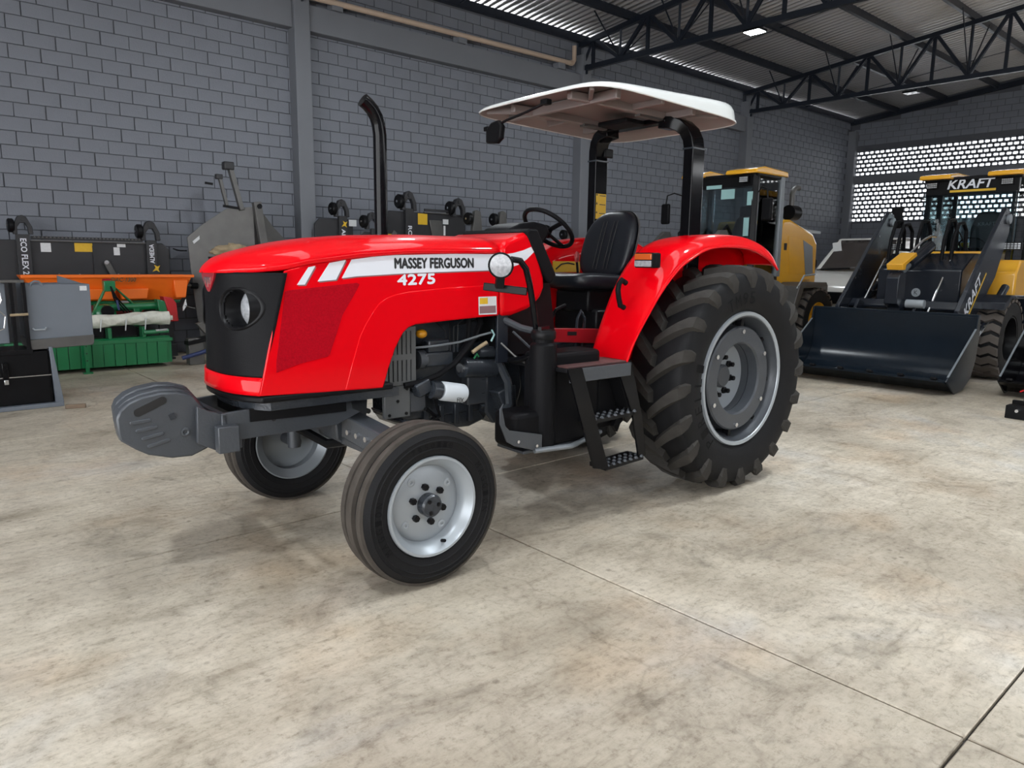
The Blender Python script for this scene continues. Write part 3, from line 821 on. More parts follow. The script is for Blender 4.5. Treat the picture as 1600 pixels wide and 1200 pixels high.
WP = [(3.812, .767), (3.822, .80), (3.826, .873), (3.81, .910), (3.772, .941), (3.72, .962), (3.634, .975), (3.56, .970), (3.492, .948), (3.437, .875), (3.412, .74), (3.43, .68), (3.509, .650), (3.60, .655), (3.702, .686), (3.754, .720)]
for k in range(5):
    y1 = .178 - k * .068; y0 = y1 - .062
    dx = -.011 * k; dz = (0, .006, -.004, .008, .003)[k]
    w = part(MB().prism([(x + dx, z + dz) for x, z in WP], 'y', y0, y1), 'suitcase_weight', 'iron', bevel=.009)
    if k == 0:
        def capsule(a, b, r_, n=8):
            a = Vector((a[0], a[1])); b = Vector((b[0], b[1])); t = (b - a).normalized(); out = []
            an = math.atan2(t.y, t.x)
            for i in range(n + 1): out.append((a.x + r_ * math.cos(an + math.pi / 2 + math.pi * i / n), a.y + r_ * math.sin(an + math.pi / 2 + math.pi * i / n)))
            for i in range(n + 1): out.append((b.x + r_ * math.cos(an - math.pi / 2 + math.pi * i / n), b.y + r_ * math.sin(an - math.pi / 2 + math.pi * i / n)))
            return out
        MB().prism(capsule((3.735, .893), (3.628, .938), .019), 'y', y1 - .03, y1 + .002).build('grip_slot', 'black_text', w)
        for q in range(4):
            MB().prism(capsule((3.765 - .022 * q, .848 - .040 * q), (3.69 - .026 * q, .852 - .035 * q), .0085), 'y', y1 - .004, y1 + .007).build('cast_rib', 'iron', w, bevel=.003)
        MB().box((3.590, y1 + .004, .858), (.026, .010, .026), (0, R(20), 0)).build('lock_bolt', 'engine', w)
        MB().lathe([(.008, 0), (.022, 0), (.022, .006), (.014, .008), (.008, .004)], 'y', c=(3.535, y1, .775), n=18).build('pin_boss', 'iron', w)

# ---- front axle
part(MB().bar((2.63, -.60, .62), (2.63, .60, .62), .12, .10), 'axle_beam', 'iron', bevel=.008)
part(MB().prism([(2.52, .84), (2.74, .84), (2.72, .60), (2.66, .555), (2.60, .555), (2.54, .60)], 'y', -.12, .12), 'axle_pivot', 'iron', bevel=.01)
for s in (1, -1):
    ab = part(MB().bar((2.655, s * .16, .690), (2.655, s * .585, .655), .115, .135), 'axle_sleeve', 'iron', bevel=.008)
    for q in (.26, .36, .46, .54):
        MB().cyl((2.71, s * q, .672), (2.732, s * q, .672), .016, 6).build('sleeve_bolt', 'chrome', ab)
    part(MB().bar((2.64, s * .55, .65), (2.64, s * .70, .64), .085, .10), 'axle_extension', 'iron', bevel=.006)
    part(MB().cyl((2.625, s * .70, .73), (2.625, s * .70, .38), .042, 16), 'king_pin', 'iron')
    part(MB().cyl((2.615, s * .69, .41), (2.615, s * .88, .41), .038, 16), 'stub_axle', 'iron')
    part(MB().tube([(2.63, s * .70, .735), (2.58, s * .68, .75), (2.50, s * .64, .752), (2.42, s * .60, .735), (2.38, s * .57, .71)], [.035, .03, .026, .024, .022], 10), 'steering_arm', 'iron')
    part(MB().cyl((2.38, s * .57, .69), (2.38, s * .57, .74), .028, 12), 'ball_joint', 'engine')
    part(MB().tube([(2.38, s * .57, .70), (2.40, s * .1, .69)], .016, 8), 'track_rod', 'engine')
part(MB().tube([(2.86, -.2, .66), (2.72, 0, .555), (2.62, .18, .60), (2.56, .26, .66)], .028, 8), 'pivot_yoke', 'black_steel')

# ---- engine bay
part(MB().box((2.0, 0, .88), (.68, .34, .44)), 'engine_block', 'engine', bevel=.015)
part(MB().prism([(2.36, .70), (2.30, .62), (2.2, .585), (1.83, .565), (1.70, .60), (1.66, .70)], 'y', -.16, .16), 'oil_sump', 'engine', bevel=.01)
part(MB().box((2.02, .0, 1.24), (.62, .30, .28)), 'cylinder_head', 'engine', bevel=.02)
part(MB().box((2.0, .02, 1.42), (.56, .22, .09)), 'valve_cover', 'black_steel', bevel=.02)
for k in range(4):
    part(MB().box((1.84 + .11 * k, .17, .67), (.035, .05, .13)), 'block_rib', 'engine', bevel=.006)
part(MB().box((1.80, .19, .82), (.20, .09, .20)), 'side_cover', 'iron', bevel=.012)
part(MB().prism([(1.66, 1.12), (1.76, 1.10), (1.76, .66), (1.70, .58), (1.62, .58), (1.52, .62), (1.46, .80), (1.50, 1.05)], 'y', -.24, .24), 'bell_housing', 'engine', bevel=.015)
for k in range(5):
    part(MB().cyl((1.765, .22, .70 + .085 * k), (1.79, .22, .70 + .085 * k), .016, 6), 'housing_bolt', 'engine')
gd = MB()
def guard(u, v): return (2.315 + .205 * u, .302, .908 + .325 * v)
def gk(u, v):
    return not ((.07 < v < .45 or .53 < v < .95) and .06 < u < .90 and (u * 7.2) % 1.0 < .34)
gp = part(MB().grid(guard, 50, 30, gk), 'radiator_guard', 'guard_grey', smooth=0, solid=.006)
part(MB().box((2.43, .02, 1.10), (.10, .52, .52)), 'radiator_core', 'black_steel')
ep = part(MB().box((2.44, .295, .815), (.165, .03, .18)), 'engine_side_plate', 'guard_grey', bevel=.004)
for x, z in ((2.495, .885), (2.38, .885), (2.44, .82), (2.495, .745), (2.385, .745)):
    MB().cyl((x, .309, z), (x, .315, z), .009, 10).build('plate_bolt', 'black_steel', ep)
part(MB().box((2.30, .27, .80), (.11, .06, .12)), 'oil_pump_housing', 'iron', bevel=.008)
inj = part(MB().box((2.13, .22, 1.03), (.20, .11, .085)), 'injection_pump', 'engine', bevel=.012)
MB().box((2.12, .215, 1.105), (.15, .085, .08)).build('pump_head', 'engine', inj, bevel=.012)
MB().cyl((2.26, .225, 1.03), (2.21, .225, 1.03), .055, 18).build('pump_flange', 'iron', inj)
for k in range(4):
    MB().cyl((2.06 - .028 * k, .235, 1.06), (2.06 - .028 * k, .235, 1.13), .010, 8).build('delivery_valve', 'engine', inj)
    part(MB().tube([(2.06 - .028 * k, .235, 1.13), (2.06 - .03 * k, .23, 1.19 + .01 * k), (2.1 - .1 * k, .19, 1.24), (2.12 - .12 * k, .16, 1.30)], .0045, 6), 'injector_pipe', 'black_steel')
stt = part(MB().cyl((1.965, .265, .965), (1.72, .255, .945), .062, 20), 'starter_motor', 'engine')
MB().cyl((1.985, .266, .966), (1.962, .265, .965), .030, 16).build('starter_cap', 'chrome', stt)
MB().cyl((1.86, .275, 1.055), (1.71, .265, 1.045), .038, 16).build('solenoid', 'engine', stt)
of = part(MB().lathe([(0, 0), (.050, 0), (.056, .008), (.056, .17), (.048, .185), (0, .185)], 'x', n=28), 'oil_filter', 'filter_white')
of.location = (2.015, .345, .825); of.rotation_euler = (0, R(-12), R(8))
text_mb('FIX', (2.10, .403, .79), (-1, 0, -.2), (0, .1, 1), .05, .03, 0).build('filter_lettering', 'black_text', TR)
part(MB().cyl((2.195, .365, .865), (2.25, .36, .875), .052, 20), 'filter_base', 'engine')
part(MB().box((2.29, .31, .885), (.10, .10, .08), (0, R(20), 0)), 'filter_bracket', 'engine', bevel=.01)
part(MB().sphere((2.245, .255, 1.185), (.034, .034, .026)), 'oil_filler_cap', 'yellow_cap')
part(MB().tube([(2.40, .315, .905), (2.30, .325, .915), (2.18, .325, .945), (2.06, .315, 1.00), (1.96, .30, 1.08), (1.88, .285, 1.15), (1.83, .27, 1.23), (1.80, .2, 1.30)], .018, 8), 'wiring_loom', 'black_plastic')
part(MB().tube([(2.29, .25, 1.105), (2.15, .275, 1.112), (2.0, .29, 1.125), (1.86, .305, 1.158), (1.78, .31, 1.172)], .007, 6), 'cable', 'rim_grey')
part(MB().tube([(2.27, .33, .76), (2.18, .30, .70), (2.22, .29, .66)], .012, 6), 'fuel_hose', 'black_plastic')
part(MB().tube([(2.24, .34, .88), (2.16, .32, .70), (2.30, .33, .66)], .010, 6), 'fuel_hose', 'black_plastic')
part(MB().tube([(1.92, .31, 1.06), (1.87, .315, 1.09), (1.82, .32, 1.115)], .012, 8), 'connector_plug', 'sand')
part(MB().tube([(1.90, .30, 1.02), (1.885, .31, 1.05), (1.87, .305, 1.03)], .006, 6), 'earth_wire', 'green')
part(MB().tube([(1.79, .325, 1.12), (1.77, .33, 1.16), (1.79, .33, 1.19)], .006, 6), 'signal_wire', 'cyan_sticker')
part(MB().tube([(1.92, .24, 1.40), (1.90, .25, 1.25), (1.92, .26, 1.12), (1.98, .27, 1.05)], .016, 8), 'coolant_hose', 'black_plastic')
part(MB().box((1.715, .335, 1.135), (.085, .02, .30)), 'firewall_plate', 'arm_black', bevel=.003)
part(MB().box((1.70, 0, 1.18), (.03, .66, .24)), 'firewall', 'black_steel')
part(MB().tube([(1.74, .36, 1.11), (1.69, .46, 1.02), (1.66, .54, .985), (1.63, .60, .985), (1.61, .615, 1.03), (1.62, .615, 1.08)], .006, 6), 'lamp_cable', 'implement_lt')

# ---- gearbox, rear axle, drawbar
part(MB().box((.78, 0, .82), (1.70, .36, .46)), 'gearbox', 'engine', bevel=.03)
part(MB().cyl((0, -.62, .80), (0, .62, .80), .13, 24), 'rear_axle_housing', 'engine')
part(MB().box((.0, 0, .85), (.5, .5, .55)), 'rear_transmission', 'engine', bevel=.04)
part(MB().box((.25, 0, .45), (1.1, .08, .05)), 'drawbar', 'black_steel', bevel=.005)
part(MB().prism([(1.74, .80), (1.60, .84), (1.58, .66), (1.66, .62)], 'y', .16, .34), 'clutch_linkage', 'engine', bevel=.01)
part(MB().tube([(1.72, .30, 1.0), (1.66, .33, .86), (1.67, .36, .72), (1.72, .37, .68)], .028, 8), 'breather_pipe', 'engine')

# ---- fuel tank with filler neck
tank = MB()
def rrect(x0, x1, y0, y1, r_, n=6):
    out = []
    for cx, cy, a0 in ((x1 - r_, y1 - r_, 0), (x0 + r_, y1 - r_, 90), (x0 + r_, y0 + r_, 180), (x1 - r_, y0 + r_, 270)):
        for k in range(n + 1):
            a = R(a0 + 90 * k / n); out.append((cx + r_ * math.cos(a), cy + r_ * math.sin(a)))
    return out
tk = part(MB().prism(rrect(1.22, 1.70, .50, .725, .06), 'z', .525, 1.075), 'fuel_tank', 'black_plastic', bevel=.025, seg=3)
MB().prism(rrect(1.66, 1.92, .50, .715, .05), 'z', .54, .745).build('tank_toe', 'black_plastic', tk, bevel=.03, seg=3)
MB().prism(rrect(1.00, 1.26, .50, .70, .05), 'z', .56, .98).build('tank_rear', 'black_plastic', tk, bevel=.03, seg=3)
nk = [(0, .53), (.078, .53), (.080, 1.08), (.078, 1.125), (.062, 1.14), (.062, 1.165), (0, 1.165)]
MB().lathe(nk, 'z', c=(1.675, .672, 0), n=28).build('filler_neck', 'black_plastic', tk)
fc = MB().lathe([(0, 1.16), (.070, 1.16), (.074, 1.168), (.074, 1.20), (.066, 1.212), (0, 1.214)], 'z', c=(1.675, .672, 0), n=20).build('fuel_cap', 'black_steel', tk)
MB().box((1.675, .672, 1.222), (.12, .022, .02), (0, 0, R(25))).build('cap_grip', 'black_steel', tk)
gpl = part(MB().prism([(2.035, .83), (2.045, .80), (2.02, .70), (1.99, .672), (1.745, .615), (1.745, .535), (1.80, .528), (1.95, .575), (2.01, .61), (2.06, .72), (2.06, .80)], 'y', .745, .753), 'tank_guard', 'iron', bevel=.002)
for x, z in ((1.93, .60), (1.79, .555)):
    MB().cyl((x, .752, z), (x, .762, z), .010, 6).build('guard_bolt', 'chrome', gpl)
part(MB().box((1.55, .60, .515), (.62, .24, .018)), 'tank_cradle', 'iron', bevel=.003)
part(MB().tube([(1.80, .75, .525), (1.52, .77, .515), (1.20, .70, .545)], .016, 8), 'cradle_rod', 'rim_grey')

# ---- platform and access steps
pf = part(MB().box((1.365, .55, .985), (.56, .58, .022)), 'platform', 'black_steel', bevel=.004)
MB().box((1.365, .56, 1.000), (.50, .52, .010)).build('platform_mat', M('red_brown_mat', (.075, .030, .028), .6, var=.5, scale=14), pf, bevel=.002)
MB().box((1.36, .842, .955), (.52, .012, .08)).build('platform_skirt', 'iron', pf, bevel=.002)
part(MB().box((1.365, -.55, .985), (.56, .58, .022)), 'platform', 'black_steel', bevel=.004)
sd = part(MB().prism([(1.65, 1.0), (1.535, 1.0), (1.275, .345), (1.41, .375)], 'y', .842, .856), 'step_rail', 'black_gloss', bevel=.002)
part(MB().prism([(1.20, 1.0), (1.06, 1.0), (.93, .62), (.88, .355), (.955, .375), (1.03, .66)], 'y', .80, .814), 'step_rail', 'black_gloss', bevel=.002)
part(MB().prism([(1.20, 1.0), (1.06, 1.0), (.98, .70), (1.06, .70)], 'y', .58, .80), 'step_side_plate', 'black_steel', bevel=.002)
for z, xa, xb in ((.675, 1.425, .985), (.365, 1.295, .90)):
    tr_ = part(MB().prism([(xa, .845), (xb, .812), (xb - .005, .665), (xa - .005, .70)], 'z', z - .028, z), 'step_tread', 'black_steel', bevel=.003)
    for i in range(7):
        for j in range(3):
            t = (i + .5) / 7
            x = xa + (xb - xa) * t; y = .835 - .022 * t - .045 * j
            MB().lathe([(0, .012), (.008, .010), (.015, 0), (.015, -.005), (0, -.005)], 'z', c=(x, y, z), n=8).build('grip_stud', 'iron', tr_)
part(MB().bar((1.12, .74, .56), (.98, .70, .72), .03, .07), 'step_stay', 'black_steel', bevel=.003)

# ---- mudguards
def fender(s):
    ZI = [(1.115, .930), (1.067, .985), (.985, 1.19), (.885, 1.394), (.80, 1.52), (.722, 1.606), (.650, 1.665), (.563, 1.715), (.44, 1.755), (.29, 1.779), (.10, 1.80), (-.08, 1.806), (-.25, 1.80), (-.40, 1.775), (-.52, 1.735), (-.60, 1.68), (-.63, 1.60)]
    ZO = [(1.150, .930), (1.107, .985), (1.03, 1.13), (.862, 1.345), (.76, 1.455), (.655, 1.545), (.57, 1.60), (.47, 1.645), (.38, 1.682), (.27, 1.708), (.10, 1.720), (-.095, 1.717), (-.22, 1.703), (-.33, 1.675), (-.42, 1.645), (-.50, 1.605), (-.56, 1.565)]
    n = len(ZI) - 1
    def smooth(tab, t):
        f = t * n; i = min(int(f), n - 1); f -= i
        p0, p1, p2, p3 = tab[max(i - 1, 0)], tab[i], tab[i + 1], tab[min(i + 2, n)]
        def cr(a, b, c, d): return b + .5 * f * (c - a + f * (2 * a - 5 * b + 4 * c - d + f * (3 * (b - c) + d - a)))
        return cr(p0[0], p1[0], p2[0], p3[0]), cr(p0[1], p1[1], p2[1], p3[1])
    def fn(u, v):
        xi, zi = smooth(ZI, u); xo, zo = smooth(ZO, u)
        y = .47 + .34 * (1 - (1 - v) ** 1.25)
        # flat crown that rolls over the outer edge
        k = max(0.0, (v - .35) / .65) ** 2.4
        return (xi + (xo - xi) * k, s * y, zi + (zo - zi) * k)
    f = part(MB().grid(fn, 56, 16), 'mudguard', 'red', smooth=60, solid=.010)
    # inner skirt
    def skirt(u, v):
        xi, zi = smooth(ZI, u)
        return (xi * (1 - .5 * v) + .02 * v, s * (.475 - .01 * v), zi - (zi - .98) * v if zi > .98 else zi)
    MB().grid(skirt, 40, 6).build('mudguard_skirt', 'red', f, smooth=40, solid=.008)
    # rolled lip
    MB().tube([Vector(fn(u / 50, 1.0)) for u in range(51)], .009, 8).build('rolled_edge', 'red', f, smooth=60)
    return f, fn
fL, fnL = fender(1); fR, fnR = fender(-1)
tl = part(MB().box((.865, .745, 1.618), (.085, .15, .095)), 'tail_light', 'black_plastic', bevel=.01)
MB().box((.909, .745, 1.640), (.012, .135, .038)).build('indicator_lens', 'amber', tl, bevel=.004)
MB().box((.909, .745, 1.597), (.012, .135, .038)).build('clear_lens', 'lens', tl, bevel=.004)
hp = [(1.01, .70, 1.475), (1.05, .70, 1.495), (1.075, .70, 1.47), (1.082, .70, 1.43), (1.072, .70, 1.385), (1.055, .70, 1.335), (1.02, .70, 1.322)]
part(MB().tube(hp, .017, 10), 'grab_handle', 'black_plastic')
wn = part(MB().box((.41, -.462, 1.565), (.30, .004, .085)), 'warning_sticker', 'sticker_y')
MB().tube([(.53, -.458, 1.545), (.47, -.458, 1.585), (.40, -.458, 1.595), (.33, -.458, 1.585)], .006, 6).build('sticker_symbol', 'black_text', wn)
part(MB().tube([(.43, -.30, 1.30), (.42, -.32, 1.50), (.415, -.34, 1.60)], .010, 6), 'hydraulic_lever', 'black_steel')
part(MB().sphere((.413, -.345, 1.64), (.020, .020, .045)), 'lever_knob', M('red_knob', (.42, .06, .06), .4))

# ---- seat
cu = MB()
def cushion(u, v):
    a = 2 * math.pi * u; b = math.pi * v - math.pi / 2
    sx = math.copysign(abs(math.cos(a)) ** .45, math.cos(a)); sy = math.copysign(abs(math.sin(a)) ** .45, math.sin(a))
    k = abs(math.cos(b)) ** .4; h = math.copysign(abs(math.sin(b)) ** .7, math.sin(b))
    x = .285 * sx * k; y = .245 * sy * k; z = .062 * h
    z += .02 * (y / .245) ** 2 + (.022 * max(0, x / .285) ** 2 if False else 0) + .012 * x / .285
    return (.66 + x, y, 1.455 + z)
sc_ = part(cu.grid(cushion, 40, 16, wrap_u=True), 'seat_cushion', 'vinyl', smooth=60)
def back(u, v):
    a = 2 * math.pi * u; b = math.pi * v - math.pi / 2
    sy = math.copysign(abs(math.cos(a)) ** .55, math.cos(a)); sz = math.copysign(abs(math.sin(a)) ** .6, math.sin(a))
    k = abs(math.cos(b)) ** .4; h = math.copysign(abs(math.sin(b)) ** .7, math.sin(b))
    zz = sz * k; wid = .245 - .055 * max(0, zz) ** 2
    y = wid * sy * k; z = .245 * zz; x = .055 * h + .03 * (y / .24) ** 2
    return (.40 + x - .32 * z, y, 1.735 + z)
bk = part(MB().grid(back, 44, 16, wrap_u=True), 'seat_back', 'vinyl', smooth=60)
def shell(u, v):
    p = back(u, v * .5); return (p[0] - .022, p[1] * 1.03, p[2] + .004)
MB().grid(shell, 44, 8, wrap_u=True).build('seat_shell', 'vinyl_grey', bk, smooth=60)
for q in (-.07, -.035, .035, .07):
    MB().tube([(.455 - .32 * z + .012 - .04 * abs(z) ** 2 * 3, q, 1.735 + z) for z in (-.18, -.1, 0, .1, .17)], .0035, 6).build('seat_seam', 'black_text', bk)
part(MB().box((.62, 0, 1.33), (.36, .34, .16)), 'seat_suspension', 'black_steel', bevel=.02)
part(MB().box((.55, 0, 1.19), (.42, .44, .16)), 'seat_pedestal', 'black_steel', bevel=.02)
part(MB().tube([(1.12, .12, 1.0), (1.13, .14, 1.22), (1.10, .16, 1.28), (1.02, .17, 1.31)], .012, 8), 'gear_lever', 'black_steel')
part(MB().tube([(.95, .20, 1.02), (.95, .22, 1.22), (.92, .22, 1.27), (.88, .22, 1.22), (.88, .20, 1.02)], .010, 8), 'lever_guard', 'engine')
part(MB().box((1.22, .20, 1.24), (.10, .03, .10), (0, R(-35), 0)), 'clutch_pedal', 'black_steel', bevel=.008)
rbm = part(MB().prism([(1.22, 1.165), (1.24, 1.075), (.15, .985), (.15, 1.105)], 'y', .20, .24), 'console_rail', M('dull_red_paint', (.34, .010, .016), .35, var=.06), bevel=.004)
MB().box((1.02, .2415, 1.120), (.085, .003, .026), (0, R(-4), 0)).build('rail_label', 'black_text', rbm)

# ---- roll bar and canopy
for s in (1, -1):
    path = [(.075, s * .47, 1.10), (.075, s * .47, 1.6), (.075, s * .47, 2.2), (.075, s * .47, 2.40), (.085, s * .462, 2.47), (.10, s * .44, 2.525), (.12, s * .40, 2.565), (.14, s * .34, 2.59), (.15, s * .25, 2.60)]
    mb = MB(); rings = []
    for i, p in enumerate(path):
        p = Vector(p); t = (Vector(path[min(i + 1, len(path) - 1)]) - Vector(path[max(i - 1, 0)])).normalized()
        a = Vector((1, 0, 0)); b = t.cross(a).normalized()
        rings.append([p + a * .068 * i1 + b * .042 * i2 for i1, i2 in ((-1, -1), (1, -1), (1, 1), (-1, 1))])
    vs = [v for g in rings for v in g]; fs = []
    for i in range(len(rings) - 1):
        for j in range(4): fs.append((i * 4 + j, i * 4 + (j + 1) % 4, (i + 1) * 4 + (j + 1) % 4, (i + 1) * 4 + j))
    fs += [(0, 1, 2, 3), tuple(4 * (len(rings) - 1) + j for j in (3, 2, 1, 0))]
    rp_ = part(mb._add(vs, fs), 'roll_bar_post', 'black_gloss', smooth=50, bevel=.006)
    MB().box((.075, s * .47, 2.405), (.146, .094, .012)).build('post_joint', 'engine', rp_)
    if s < 0:
        w1 = MB().box((.075, -.4255, 2.05), (.115, .003, .20)).build('warning_sticker', 'sticker_y', rp_)
        for k in range(3):
            MB().prism([(.115, 2.135 - .07 * k), (.135, 2.135 - .07 * k), (.125, 2.155 - .07 * k)], 'y', -.4238, -.4225).build('warning_triangle', 'black_text', rp_)
            MB().box((.06, -.4232, 2.135 - .07 * k), (.07, .0012, .006)).build('sticker_line', 'black_text', rp_)
        MB().box((.075, -.4255, 1.855), (.11, .003, .10)).build('type_plate', 'sticker_w', rp_)
        MB().box((.02, -.415, 2.47), (.10, .03, .07)).build('wiper_motor', 'black_steel', rp_, bevel=.01)
# canopy: domed shell with rolled-down edge
def canopy(u, v):
    x = -.30 + 1.56 * u; q = -1 + 2 * v
    return x, q
CX, CY = .48, .665
def ctop(px, py):
    # superellipse outline mapped from the square
    e = max(abs(px), abs(py))
    return e
def cpoint(a, e, top):
    ca, sa = math.cos(a), math.sin(a)
    n = 7.0
    r_ = 1.0 / (abs(ca) ** n + abs(sa) ** n) ** (1 / n)
    x = .48 + .78 * e * r_ * ca; y = .655 * e * r_ * sa
    fwd = (x - .48) / .78
    edge_th = .080 - .052 * fwd
    zb = 2.622 + .022 * fwd
    if top:
        z = zb + .004 + edge_th * (1 - max(0, (e - .88) / .12) ** 3.0) ** .5 + .030 * (1 - e * e)
    else:
        z = zb + (.045 if e < .86 else .045 * max(0, (1 - e) / .14))
    return (x, y, z)
cm = MB()
NA = 96
es = [.0, .3, .55, .72, .80, .84, .88, .91, .94, .965, .985, 1.0]
vs = [cpoint(2 * math.pi * k / NA, e, True) for e in es for k in range(NA)]
fs = [(i * NA + k, i * NA + (k + 1) % NA, (i + 1) * NA + (k + 1) % NA, (i + 1) * NA + k) for i in range(len(es) - 1) for k in range(NA)]
cn = part(cm._add(vs, fs), 'canopy', 'canopy', smooth=50)
eb = [1.0, .985, .93, .88, .855, .6, .3, 0.0]
vs = [cpoint(2 * math.pi * k / NA, e, False) for e in eb for k in range(NA)]
fs = [(i * NA + k, i * NA + (k + 1) % NA, (i + 1) * NA + (k + 1) % NA, (i + 1) * NA + k) for i in range(len(eb) - 1) for k in range(NA)]
MB()._add(vs, fs).build('canopy_lining', 'canopy_under', cn, smooth=40)
MB().tube([Vector(cpoint(2 * math.pi * k / NA, 1.0, True)) for k in range(NA)], .007, 6, closed=True).build('canopy_rim', 'canopy', cn, smooth=60)
for x in (.18, .95):
    MB().box((x, 0, 2.645), (.045, 1.06, .062)).build('canopy_rib', 'canopy_under', cn, bevel=.008)
for y in (-.28, .28):
    MB().box((.55, y, 2.648), (1.18, .045, .056)).build('canopy_rib', 'canopy_under', cn, bevel=.008)
for a, b in (((.95, .28), (1.18, .52)), ((.95, -.28), (1.18, -.52)), ((.18, .28), (-.12, .52)), ((.18, -.28), (-.12, -.52)), ((.55, .28), (.55, .56)), ((.55, -.28), (.55, -.56))):
    MB().bar((a[0], a[1], 2.655), (b[0], b[1], 2.655), .03, .045).build('canopy_rib', 'canopy_under', cn, bevel=.006)
part(MB().box((.17, 0, 2.612), (.10, .62, .035)), 'roll_bar_crosshead', 'black_gloss', bevel=.006)
for s in (1, -1):
    part(MB().box((.30, s * .27, 2.615), (.34, .05, .02)), 'canopy_bracket', 'implement_lt', bevel=.003)
part(MB().box((.36, .02, 2.60), (.20, .28, .035)), 'canopy_hatch', 'black_plastic', bevel=.01)
# mirror hung from the front edge
ma = part(MB().tube([(1.205, .14, 2.625), (1.225, .12, 2.600), (1.26, -.02, 2.562), (1.285, -.16, 2.535), (1.295, -.27, 2.510)], .009, 8), 'mirror_arm', 'black_steel')
MB().box((1.21, .14, 2.615), (.05, .06, .035)).build('mirror_clamp', 'black_plastic', ma, bevel=.006)
mh = part(MB().prism([(-.365, 2.405), (-.250, 2.392), (-.205, 2.42), (-.195, 2.505), (-.235, 2.545), (-.31, 2.535), (-.365, 2.49)], 'x', 1.27, 1.312), 'mirror_head', 'black_plastic', bevel=.012)
MB().prism([(-.355, 2.415), (-.255, 2.402), (-.215, 2.425), (-.205, 2.50), (-.24, 2.535), (-.31, 2.525), (-.355, 2.485)], 'x', 1.266, 1.269).build('mirror_glass', 'mirror', mh)
part(MB().box((1.30, -.36, 2.50), (.03, .05, .03)), 'mirror_knob', 'black_plastic', bevel=.006)

# ---- work lamp on a bent bracket
lp_ax = Vector((.80, .58, -.05)).normalized()
lc = Vector((1.905, .555, 1.577))
rotm = Vector((0, 0, 1)).rotation_difference(lp_ax).to_matrix().to_4x4()
def lamp_lathe(prof, name, mat, parent=None):
    mb = MB().lathe(prof, 'z', n=30).xf(Matrix.Translation(lc) @ rotm)
    return mb.build(name, mat, parent or TR, smooth=40)
wl_ = lamp_lathe([(0, -.085), (.035, -.085), (.062, -.05), (.070, -.012), (.074, -.006), (.074, .006), (.066, .008), (.066, -.002), (0, -.002)], 'work_lamp', 'black_plastic')
lamp_lathe([(0, .010), (.03, .009), (.064, .003), (.064, -.001), (0, -.001)], 'lamp_lens', 'lens', wl_)
part(MB().tube([(1.86, .52, 1.58), (1.838, .575, 1.612), (1.80, .60, 1.605), (1.765, .61, 1.56), (1.735, .61, 1.47), (1.70, .61, 1.32), (1.672, .61, 1.18), (1.66, .61, 1.09), (1.67, .60, 1.06), (1.71, .50, 1.02), (1.72, .42, 1.01)], .019, 10), 'lamp_bracket', 'black_gloss', smooth=60)
part(MB().bar((1.90, .39, 1.455), (1.745, .60, 1.43), .02, .045), 'lamp_strut', 'black_steel', bevel=.004)
part(MB().bar((1.88, .52, 1.52), (1.87, .50, 1.45), .05, .04), 'lamp_mount', 'black_steel', bevel=.006)
part(MB().tube([(1.70, .33, 1.25), (1.62, .40, 1.20), (1.52, .48, 1.17), (1.45, .50, 1.165)], .022, 8), 'air_duct', 'iron')
part(MB().tube([(1.68, .40, 1.18), (1.55, .46, 1.05), (1.50, .48, 1.02)], .008, 6), 'control_rod', 'iron')

# =================================================================== implements along the block wall
# ---- blue-grey hopper machine at the left edge (faces the camera side, -Y)
hm = thing('feed_hopper', 'blue-grey hopper box on black chest base at the left edge of the floor', 'machine', (1.0, 9.07, 0))
def hp_(mb, name, mat, parent=None, **k): return mb.build(name, mat, parent or hm, **k)
ch = hp_(MB().box((-.05, .36, .32), (.86, .70, .56)), 'chest', 'black_steel', bevel=.006)
MB().box((-.08, .002, .195), (.88, .014, .29)).build('chest_panel', 'black_steel', ch, bevel=.004)
MB().box((-.08, .002, .475), (.88, .014, .25)).build('chest_panel', 'black_steel', ch, bevel=.004)
MB().box((-.05, -.008, .343), (.86, .008, .010)).build('chest_trim', 'chrome', ch)
lt = MB().box((-.03, -.02, .42), (.055, .035, .17)).build('chest_latch', 'black_gloss', ch, bevel=.006)
MB().box((-.03, -.036, .30), (.04, .02, .05)).build('chest_latch', 'chrome', ch, bevel=.004)
hp_(MB().prism([(.395, .02), (.47, .03), (.405, .64), (.375, .64)], 'y', -.03, .70), 'side_post', 'box_grey', bevel=.004)
hp_(MB().box((-.05, .30, .022), (1.02, .76, .044)), 'base_skid', 'box_grey', bevel=.006)
for x in (.09, .20):
    hp_(MB().box((x, .02, .955), (.036, .05, .74)), 'upright', 'black_steel', bevel=.004)
hp_(MB().box((-.06, .02, 1.335), (.54, .06, .028)), 'top_rail', 'implement_lt', bevel=.004)
hp_(MB().box((.06, .02, .60), (.34, .08, .05)), 'cross_member', 'black_steel', bevel=.004)
hp_(MB().cyl((.06, -.01, .99), (.22, -.01, .995), .014, 10), 'pivot_bar', 'sand')
hb_ = hp_(MB().box((.52, .36, 1.01), (.60, .62, .58)), 'hopper_box', 'box_grey', bevel=.006)
MB().prism([(.215, .72), (.82, .745), (.815, .66), (.80, .635), (.225, .615)], 'y', .02, .67).build('hopper_foot', 'implement_lt', hb_, bevel=.004)
MB().prism([(.58, 1.295), (.58, 1.385), (.82, 1.295)], 'y', .40, .43).build('hopper_flap', 'box_grey', hb_)
MB().tube([(.27, .05, 1.285), (.275, .04, 1.315), (.31, .035, 1.335), (.345, .04, 1.33), (.37, .05, 1.30), (.38, .05, 1.285)], .012, 8).build('lift_ring', 'box_grey', hb_)
MB().tube([(.255, .04, .84), (.27, .02, .825), (.36, .02, .825), (.375, .04, .845)], .010, 8).build('pull_handle', 'silver', hb_)
